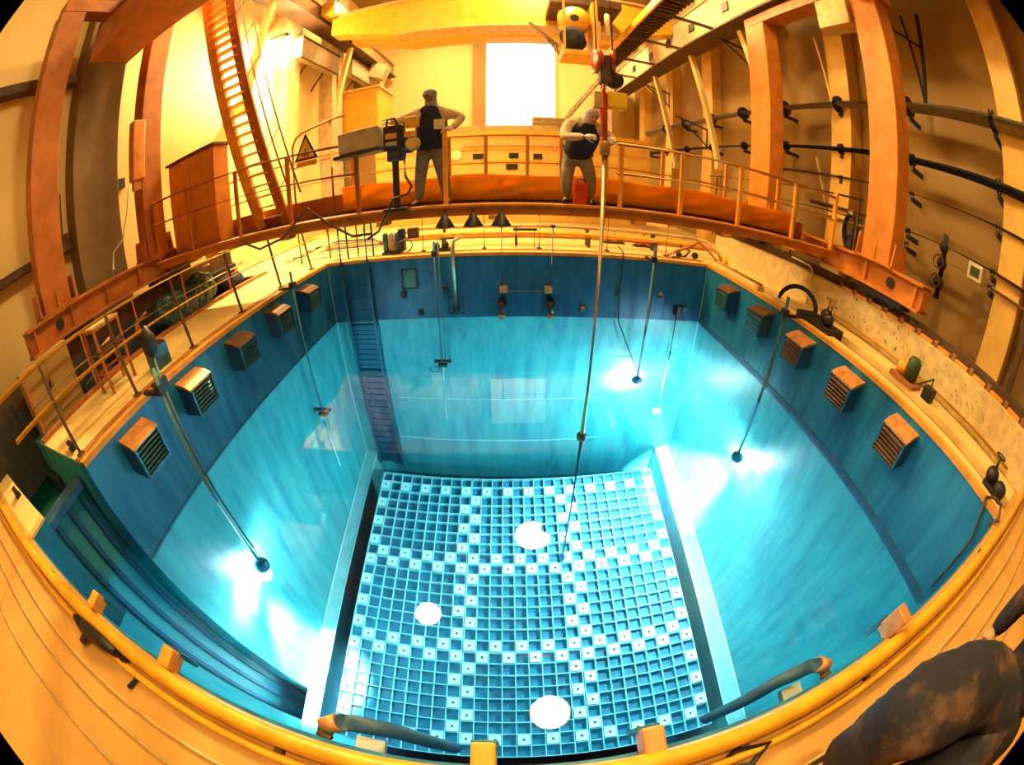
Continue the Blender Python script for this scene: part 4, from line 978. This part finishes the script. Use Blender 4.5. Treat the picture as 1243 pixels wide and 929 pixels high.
for z in (1.6, 1.95): MB().tube(arc((7.15, 3.3, z), .12, 0, 2 * PI, 14, (0, 1, 0), (0, 0, 1)), .016, 6).tube([(7.15, 3.3, z), (7.3, 3.3, z)], .02, 6).build('hand_wheel', 'dark_brown', t)
t = thing('meter_box', (7.5, 2.4, 2.0), 'pale green meter box on the right wall pipes', 'box')
MB().box((7.3, 2.3, 1.95), (7.6, 2.65, 2.25), .02).build('body', 'dial_white', t); MB().box((7.28, 2.36, 2.02), (7.3, 2.58, 2.18)).build('face', 'green_dark', t)
t = thing('wall_post', (7.6, 1.25, .6), 'dark upright post at the right edge of the picture', 'post')
MB().bar((7.55, 1.1, .5), (7.55, 1.25, 3.6), .12, .12).build('post', 'dark_brown', t); MB().box((7.4, 1.0, .5), (7.75, 1.25, .56)).build('foot', 'dark_brown', t)

# left wall items
for i, (y, lab) in enumerate([(10.0, 'slanted cream strut on the left wall, nearest the stairs'), (16.9, 'slanted cream strut on the left wall, second from the stairs'), (22.3, 'slanted cream strut on left wall, farthest back')]):
    tag(MB().bar((-8.0, y + .2, 5.5), (-7.1, y, 9.3), .2, .26, (0, 1, 0)).bar((-8.3, y + .2, 5.4), (-7.9, y + .2, 5.5), .3, .4).build('wall_strut', 'cream'), lab, 'strut', 'slanted struts on the left wall')
t = thing('wall_lamp', (-7.7, 11.9, 8.3), 'lit wall lamp on a bracket high on the left wall', 'lamp')
MB().bar((-8.35, 11.9, 8.6), (-7.6, 11.9, 8.6), .06, .06).build('arm', 'dark_brown', t)
MB().lathe([(.06, .2), (.2, .05), (.22, 0)], (-7.6, 11.9, 8.35), (0, 0, 1), 16).build('shade', 'dark_brown', t)
MB().ball((-7.6, 11.9, 8.33), .1).build('bulb', 'small_lamp_on', t)
for i, (y, z, lab) in enumerate([(14.5, 7.6, 'long dark duct hung on the left wall under the crane beam'), (19.6, 8.0, 'second dark duct farther along the left wall')]):
    t = thing('air_duct', (-7.9, y, z), lab, 'duct', 'dark ducts on the left wall')
    MB().box((-7.7, y - 1.9, z), (-7.3, y + 1.6, z + .9), .03).build('duct', 'grey', t)
    MB().box((-7.72, y - 1.95, z + .9), (-7.26, y + 1.65, z + .97)).box((-7.36, y - 1.9, z - .05), (-7.3, y + 1.6, z)).build('trim_strip', 'dark_brown', t)
    for k in range(2): MB().bar((-8.3, y - .8 + k * 1.6, z - .8), (-7.7, y - .8 + k * 1.6, z), .06, .06).build('bracket', 'dark_brown', t)
t = thing('floodlight', (-6.9, 20.5, 8.6), 'white floodlight on the far left wall below the crane beam', 'lamp')
MB().box((-7.3, 20.0, 8.3), (-6.4, 20.9, 9.2), .05, rot=(0, .4, 0)).build('housing', 'pale_beam', t); MB().box((-6.5, 20.1, 8.3), (-6.38, 20.8, 9.0), rot=(0, .4, 0), piv=(-6.85, 20.45, 8.75)).build('lens', 'grey', t)
MB().bar((-8.4, 20.4, 8.9), (-7.0, 20.4, 8.9), .12, .12).build('arm', 'dark_brown', t)
t = thing('wall_box', (-8.35, 4.8, 3.4), 'small slanted black box on the left wall', 'box')
MB().box((-8.39, 5.05, 3.3), (-8.25, 5.45, 3.55), .02).build('body', 'black', t); MB().tube([(-8.3, 5.1, 3.3), (-8.3, 4.9, 2.8), (-8.3, 4.3, 2.6)], .012, 6).build('cable', 'dark_brown', t)
t = thing('wall_box', (-8.3, 3.9, 2.6), 'dark switch box on the left wall beside the near column', 'box')
MB().box((-8.39, 3.4, 2.35), (-8.2, 3.62, 2.75), .02).build('body', 'dark_brown', t); MB().tube([(-8.3, 3.5, 2.75), (-8.3, 3.5, 3.6)], .015, 6).build('conduit', 'dark_brown', t)
t = thing('cable_tray', (-8.3, 2, 2.4), 'dark cable tray along the left wall behind the near leg', 'cable tray')
MB().box((-8.39, -2, 2.38), (-8.15, 3.68, 2.46)).box((-8.18, -2, 2.46), (-8.15, 3.68, 2.54)).build('tray', 'dark_brown', t)
t = thing('cable_tray', (-8.3, 2, 6.1), 'dark upper cable tray along the left wall', 'cable tray')
MB().box((-8.39, -2, 6.0), (-8.1, 3.68, 6.1)).box((-8.13, -2, 6.1), (-8.1, 3.68, 6.2)).build('tray', 'dark_brown', t)
tag(MB().tube([(-7.85, 4.45, 1.2), (-7.8, 4.6, 1.9), (-7.75, 4.9, 2.1), (-7.75, 5.1, 2.6), (-7.7, 5.2, 3.2)], .02, 8).build('cable', 'dial_white'), 'pale loose cable on the left pilaster behind the second leg', 'cable')
t = thing('yellow_wall_cabinet', (-7.6, 18.6, 5), 'yellow boxed housing on the far left wall behind the first worker', 'housing')
MB().box((-8.3, 17.8, 4.6), (-6.0, 20.2, 7.0), .04).build('body', 'yellow', t); MB().box((-8.35, 17.7, 7.0), (-5.9, 20.3, 7.12)).build('roof', 'tan_metal', t); MB().box((-8.3, 17.9, 0), (-6.1, 20.1, 4.6), .02).build('base', 'cream_warm', t)

# far hall furniture
t = thing('far_platform', (.4, 15, 0), 'yellow platform housing with black square openings beyond the bridge', 'platform')
MB().box((-5.2, 15.0, 0), (5.6, 16.6, 3.55), .03).build('housing', 'platform_yellow', t)
MB().box((-5.3, 14.9, 3.55), (5.7, 16.7, 3.7)).build('top_slab', 'orange_light', t)
MB().box((-1.7, 14.93, 3.1), (2.4, 15.0, 3.3)).build('canopy_strip', 'tan_metal', t)
for x, z, w in ((-1.12, 2.67, .2), (.22, 2.68, .18), (1.13, 2.66, .17), (.15, 2.22, .22)): MB().box((x - w, 14.96, z - .11), (x + w, 15.0, z + .11)).build('opening', 'black', t)
for z in (2.42, 2.95): MB().box((-5.2, 14.95, z), (5.6, 15.0, z + .05)).build('rib', 'orange_light', t)
for x in (-3.3, -2.4): MB().box((x - .25, 14.96, 2.3), (x + .25, 15, 2.9)).build('panel', 'tan_metal', t)
MB().lathe([(.22, 0), (.24, .03), (.2, .05)], (-1.95, 15.0, 2.78), (0, -1, 0), 24).build('dial', 'dial_white', t)
b = MB().box((-2.25, 14.93, 3.7), (2.2, 16.45, 3.92))
for k in range(60): b.box((-2.24 + k * .074, 14.90, 3.7), (-2.20 + k * .074, 14.93, 3.93))
o = tag(b.build('corrugated_sheet', 'tan_metal'), 'long tan corrugated sheets stacked on the far platform', 'sheet stack')
t = thing('crate_stack', (2.2, 15.8, 3.7), 'tan slatted crate on the far platform below the glowing pane', 'crate')
b = MB().box((1.0, 15.0 + 1.0, 3.925), (3.9, 16.6, 4.5), .02)
b.build('box', 'tan_metal', t)
for z in (4.15, 4.35): MB().box((.98, 15.97, z), (3.92, 16.0, z + .07)).build('slat', 'grey', t)
t = thing('access_stairs', (4.4, 20, 4), 'ribbed metal stairs rising along the far wall at right of the glowing pane', 'stairs')
SA, SB = Vector((2.95, 21.5, 5.2)), Vector((5.6, 21.5, 9.0))
MB().bar(SA, SB, .08, .3, (0, 1, 0)).bar(SA + Vector((0, 1.2, 0)), SB + Vector((0, 1.2, 0)), .08, .3, (0, 1, 0)).build('stringer', 'steel', t)
for k in range(18): p = SA.lerp(SB, (k + .5) / 18); MB().box((p.x - .16, 21.5, p.z - .03), (p.x + .16, 22.7, p.z + .03)).build('tread', 'tan_metal', t)
MB().box((2.8, 21.4, 0), (3.1, 22.8, 5.2), .02).box((5.4, 21.4, 0), (5.7, 22.8, 9.0), .02).build('support', 'grey', t)
t = thing('storage_container', (-3.2, 20, 0), 'cream container block at the far left of the hall', 'container')
MB().box((-5.0, 19.0, 0), (-1.2, 22, 3.9), .04).build('body', 'cream_warm', t)
for k in range(12): MB().box((-4.9 + k * .31, 18.96, .2), (-4.76 + k * .31, 19.0, 3.7)).build('corrugation', 'cream', t)

# ------------------------------------------------------------------ people
def skin_mesh(name, joints, edges, radii, m, parent, root, sub=2, smooth=True):
    me = bpy.data.meshes.new(name)
    names = list(joints)
    off = world_loc(parent) if parent is not None else Vector((0, 0, 0))
    me.from_pydata([Vector(joints[n]) - off for n in names], [(names.index(a), names.index(b_)) for a, b_ in edges], [])
    o = bpy.data.objects.new(name, me); C.objects.link(o)
    if parent is not None: o.parent = parent
    md = o.modifiers.new('skin', 'SKIN'); md.use_smooth_shade = True
    sv = me.skin_vertices[0].data
    for i, n in enumerate(names):
        r = radii[n]
        sv[i].radius = r if isinstance(r, tuple) else (r, r)
        sv[i].use_root = (n == root)
    ms = o.modifiers.new('sub', 'SUBSURF'); ms.levels = sub; ms.render_levels = sub
    me.materials.append(MATS[m])
    return o
BODY_E = [('pelvis', 'waist'), ('waist', 'chest'), ('chest', 'neck'), ('neck', 'jaw'), ('jaw', 'brow'), ('brow', 'crown'),
          ('chest', 'shL'), ('shL', 'elL'), ('elL', 'wrL'), ('chest', 'shR'), ('shR', 'elR'), ('elR', 'wrR'),
          ('pelvis', 'hipL'), ('hipL', 'knL'), ('knL', 'anL'), ('anL', 'toL'), ('pelvis', 'hipR'), ('hipR', 'knR'), ('knR', 'anR'), ('anR', 'toR')]
BODY_R = dict(pelvis=(.15, .12), waist=(.14, .11), chest=(.16, .12), neck=.055, jaw=.075, brow=.092, crown=.06, shL=.075, shR=.075, elL=.047, elR=.047, wrL=.03, wrR=.03,
              hipL=.095, hipR=.095, knL=.06, knR=.06, anL=.04, anR=.04, toL=.035, toR=.035)
def hand(parent, wrist, d, palm_n, side, m, curl=.6):
    """glove: palm, four unequal bent fingers, thumb off the side of the palm"""
    w = Vector(wrist); d = Vector(d).normalized(); n = Vector(palm_n); n = (n - d * n.dot(d)).normalized(); s_ = d.cross(n).normalized() * side
    b = MB()
    b.tube([w - d * .05, w, w + d * .045, w + d * .09], [.036, .036, .043, .038], 10)
    for i, (o_, L) in enumerate(((-.030, .075), (-.010, .085), (.010, .08), (.030, .062))):
        p0 = w + d * .085 + s_ * o_
        p1 = p0 + (d * math.cos(curl * .5) + n * math.sin(curl * .5)) * L * .45
        p2 = p1 + (d * math.cos(curl * 1.2) + n * math.sin(curl * 1.2)) * L * .33
        p3 = p2 + (d * math.cos(curl * 2.0) + n * math.sin(curl * 2.0)) * L * .25
        b.tube([p0 - d * .02, p0, p1, p2, p3], [.011, .0115, .0105, .0095, .006], 8)
    t0 = w + d * .03 - s_ * .03
    t1 = t0 - s_ * .035 + d * .025 + n * .012
    t2 = t1 + d * .035 + n * .02 - s_ * .004
    b.tube([t0, t1, t2], [.015, .0125, .009], 8)
    return b.build('glove', m, parent)
def person(label, J, look, vest=True, hood='hood_cloth', trousers='blue_grey_cloth', face='skin_dark'):
    J = {k: Vector(v) for k, v in J.items()}
    base = ((J['anL'] + J['anR']) / 2); base.z = min(J['toL'].z, J['toR'].z) - .04
    root = thing('person', base, label, 'person')
    skin_mesh('body', J, BODY_E, BODY_R, face, root, 'pelvis')
    # suit (sleeves + trunk), trousers
    sj = {k: J[k] for k in ('pelvis', 'waist', 'chest', 'neck', 'shL', 'elL', 'wrL', 'shR', 'elR', 'wrR')}
    sr = dict(pelvis=(.175, .145), waist=(.17, .14), chest=(.18, .145), neck=.075, shL=.10, shR=.10, elL=.072, elR=.072, wrL=.05, wrR=.05)
    skin_mesh('jacket', sj, [e for e in BODY_E if e[0] in sj and e[1] in sj], sr, 'white_cloth', root, 'pelvis')
    tj = {k: J[k] for k in ('waist', 'pelvis', 'hipL', 'knL', 'anL', 'hipR', 'knR', 'anR')}
    tr = dict(waist=(.18, .15), pelvis=(.185, .155), hipL=.125, hipR=.125, knL=.095, knR=.095, anL=.075, anR=.075)
    skin_mesh('trousers', tj, [e for e in BODY_E if e[0] in tj and e[1] in tj], tr, trousers, root, 'pelvis')
    up = (J['neck'] - J['chest']).normalized()
    if vest:
        vj = dict(pelvis=J['pelvis'] + (J['waist'] - J['pelvis']) * .35, waist=J['waist'], chest=J['chest'], top=J['chest'] + up * .12, l=J['chest'].lerp(J['shL'], .85) + up * .07, r=J['chest'].lerp(J['shR'], .85) + up * .07)
        skin_mesh('vest', vj, [('pelvis', 'waist'), ('waist', 'chest'), ('chest', 'top'), ('chest', 'l'), ('chest', 'r')], dict(pelvis=(.21, .19), waist=(.225, .20), chest=(.25, .22), top=(.16, .15), l=.14, r=.14), 'navy', root, 'waist')
    look = Vector(look).normalized(); hu = (J['crown'] - J['jaw']).normalized(); fwd = (look - hu * look.dot(hu)).normalized(); sd = fwd.cross(hu)
    hc = J['brow']
    hj = dict(a=J['neck'] - fwd * .02, b=J['jaw'] - fwd * .035, c=J['brow'] - fwd * .022 + hu * .01, d=J['crown'] - fwd * .01 + hu * .03)
    skin_mesh('hood', hj, [('a', 'b'), ('b', 'c'), ('c', 'd')], dict(a=.095, b=.105, c=.125, d=.085), hood, root, 'b')
    eye = J['jaw'].lerp(J['brow'], .75) + fwd * .085
    n = MB(); n.tube([eye + hu * .01, eye - hu * .03 + fwd * .022, eye - hu * .045], [.010, .017, .010], 8)
    n.build('nose', face, root)
    for s_ in (-1, 1):
        MB().ball(eye + sd * .032 * s_ + fwd * .004, .010).build('eye', 'black', root)
    mth = J['jaw'] + fwd * .075 - hu * .01
    MB().tube([mth - sd * .022, mth + fwd * .006, mth + sd * .022], .006, 6).build('mouth', 'red', root)
    for k in ('L', 'R'):
        a, t_ = J['an' + k], J['to' + k]
        d = (t_ - a); d.z = 0; d.normalize()
        zf = min(J['toL'].z, J['toR'].z) - .04 if abs(J['toL'].z - J['toR'].z) < .08 else t_.z - .04
        b = MB()
        h = Vector((a.x, a.y, zf)) - d * .07
        b.tube([Vector((a.x, a.y, zf + .14)), Vector((a.x, a.y, zf + .07))], [.055, .06], 12)
        b.tube([h + Vector((0, 0, .045)), h + d * .10 + Vector((0, 0, .05)), h + d * .2 + Vector((0, 0, .042)), h + d * .28 + Vector((0, 0, .035))], [.04, .05, .046, .03], 12)
        b.build('shoe', 'black', root)
    return root
Z0 = 1.27
p1 = person('worker in navy vest and grey hood standing at the console, one hand on the rail',
    dict(pelvis=(-1.10, 5.62, 2.18), waist=(-1.10, 5.60, 2.36), chest=(-1.08, 5.58, 2.60), neck=(-1.08, 5.54, 2.80), jaw=(-1.09, 5.50, 2.90), brow=(-1.10, 5.50, 3.0), crown=(-1.10, 5.51, 3.07),
         shL=(-.87, 5.56, 2.70), elL=(-.62, 5.52, 2.60), wrL=(-.76, 5.42, 2.42), shR=(-1.30, 5.54, 2.70), elR=(-1.53, 5.42, 2.62), wrR=(-1.62, 5.24, 2.60),
         hipL=(-1.0, 5.62, 2.10), knL=(-.92, 5.58, 1.72), anL=(-.88, 5.66, 1.37), toL=(-.84, 5.50, 1.31), hipR=(-1.21, 5.62, 2.10), knR=(-1.25, 5.56, 1.72), anR=(-1.30, 5.62, 1.37), toR=(-1.34, 5.46, 1.31)),
    (-.35, -.8, -.45))
hand(p1, (-.77, 5.42, 2.425), (-.6, -.2, -.1), (0, 0, -1), 1, 'glove', .5)
hand(p1, (-1.63, 5.22, 2.60), (-.1, -.9, -.2), (0, 0, -1), -1, 'glove', .6)
MB().box((-1.02, 5.41, 2.42), (-.86, 5.45, 2.58), .015).build('chest_pocket', 'white_cloth', p1)
p2 = person('worker bending over the long tool pole, pale hood and white gloves',
    dict(pelvis=(1.02, 5.78, 2.06), waist=(1.02, 5.68, 2.24), chest=(1.05, 5.52, 2.41), neck=(1.10, 5.38, 2.53), jaw=(1.12, 5.28, 2.55), brow=(1.13, 5.21, 2.63), crown=(1.13, 5.21, 2.71),
         shL=(1.27, 5.44, 2.47), elL=(1.43, 5.32, 2.27), wrL=(1.37, 5.10, 2.24), shR=(.83, 5.48, 2.48), elR=(.74, 5.28, 2.26), wrR=(.98, 5.06, 2.26),
         hipL=(1.14, 5.78, 1.99), knL=(1.20, 5.64, 1.66), anL=(1.22, 5.74, 1.37), toL=(1.24, 5.58, 1.31), hipR=(.90, 5.78, 1.99), knR=(.84, 5.64, 1.66), anR=(.86, 5.74, 1.37), toR=(.82, 5.58, 1.31)),
    (.1, -.7, -.7), hood='hood_pale', trousers='grey_cloth', face='skin')
hand(p2, (1.0, 5.05, 2.26), (.9, -.25, 0), (0, .8, 0), 1, 'glove', .9)
hand(p2, (1.37, 5.09, 2.24), (-.5, -.8, -.1), (-.6, .4, 0), -1, 'glove', .9)
t = thing('tool_bag', (1.0, 5.5, 1.27), 'red tool bag on the bridge deck at the second worker feet', 'bag')
MB().box((.93, 5.44, 1.27), (1.13, 5.54, 1.62), .03).build('bag', 'red', t); MB().tube(arc((1.03, 5.49, 1.6), .07, 0, PI, 10, (1, 0, 0), (0, 0, 1)), .01, 6).build('handle', 'black', t)

# crouching person at the lower right: only knee, thigh and shin reach into the picture
def croucher():
    J = dict(pelvis=(1.66, -.74, .60), waist=(1.76, -.76, .82), chest=(1.76, -.76, 1.08), neck=(1.74, -.75, 1.29), jaw=(1.72, -.73, 1.38), brow=(1.71, -.73, 1.47), crown=(1.72, -.74, 1.54),
             shL=(1.74, -.95, 1.19), elL=(1.5, -1.0, .95), wrL=(1.28, -.95, .86), shR=(1.74, -.56, 1.19), elR=(1.86, -.42, .95), wrR=(1.80, -.42, .72),
             hipL=(1.58, -.90, .60), knL=(1.02, -.62, .56), anL=(1.40, -.80, .13), toL=(1.18, -.72, .05), hipR=(1.58, -.52, .70), knR=(1.02, -.31, .74), anR=(1.30, -.46, .13), toR=(1.08, -.44, .05))
    J = {k: Vector(v) for k, v in J.items()}
    root = thing('person', (1.7, -.8, 0), 'crouching person at the lower right, only a dark trousered knee and thigh showing', 'person')
    skin_mesh('body', J, BODY_E, BODY_R, 'skin', root, 'pelvis')
    tj = {k: J[k] for k in ('waist', 'pelvis', 'hipL', 'knL', 'anL', 'hipR', 'knR', 'anR')}
    tj['thR'] = J['hipR'].lerp(J['knR'], .5); tj['thR'].z += .0
    e = [('waist', 'pelvis'), ('pelvis', 'hipL'), ('hipL', 'knL'), ('knL', 'anL'), ('pelvis', 'hipR'), ('hipR', 'thR'), ('thR', 'knR'), ('knR', 'anR')]
    o = skin_mesh('trousers', tj, e, dict(waist=(.21, .18), pelvis=(.22, .2), hipL=.16, hipR=.22, thR=.21, knL=.14, knR=.165, anL=.12, anR=.13), 'navy_work', root, 'pelvis', 3)
    tx = bpy.data.textures.new('cloth_folds', 'CLOUDS'); tx.noise_scale = .12
    md = o.modifiers.new('folds', 'DISPLACE'); md.texture = tx; md.strength = .05; md.mid_level = .5
    sj = {k: J[k] for k in ('pelvis', 'waist', 'chest', 'neck', 'shL', 'elL', 'wrL', 'shR', 'elR', 'wrR')}
    skin_mesh('jacket', sj, [q for q in BODY_E if q[0] in sj and q[1] in sj], dict(pelvis=(.19, .16), waist=(.18, .15), chest=(.19, .15), neck=.075, shL=.1, shR=.1, elL=.075, elR=.075, wrL=.05, wrR=.05), 'navy_work', root, 'pelvis')
    hj = dict(a=J['jaw'] + Vector((.03, -.02, .05)), b=J['brow'] + Vector((.02, -.01, .03)), c=J['crown'] + Vector((.01, 0, .02)))
    skin_mesh('hair', hj, [('a', 'b'), ('b', 'c')], dict(a=.07, b=.098, c=.06), 'dark_brown', root, 'b')
    for k, s_ in (('L', 1), ('R', -1)): hand(root, J['wr' + k], (-1, .1, -.2), (0, 0, -1), s_, 'skin', .5)
    eye = J['brow'] + Vector((-.08, .03, -.02))
    for s_ in (-1, 1): MB().ball(eye + Vector((0, .03 * s_, 0)), .01).build('eye', 'black', root)
    MB().tube([eye, eye + Vector((-.025, 0, -.03)), eye + Vector((-.005, 0, -.045))], [.01, .016, .01], 8).build('nose', 'skin', root)
    for k in ('L', 'R'):
        a, t_ = J['an' + k], J['to' + k]; d = (t_ - a); d.z = 0; d.normalize(); h = Vector((a.x, a.y, 0)) - d * .07
        b = MB().tube([Vector((a.x, a.y, .14)), Vector((a.x, a.y, .06))], [.055, .06], 12)
        b.tube([h + Vector((0, 0, .042)), h + d * .1 + Vector((0, 0, .05)), h + d * .2 + Vector((0, 0, .045)), h + d * .28 + Vector((0, 0, .035))], [.04, .05, .046, .03], 12)
        b.build('shoe', 'black', root)
croucher()
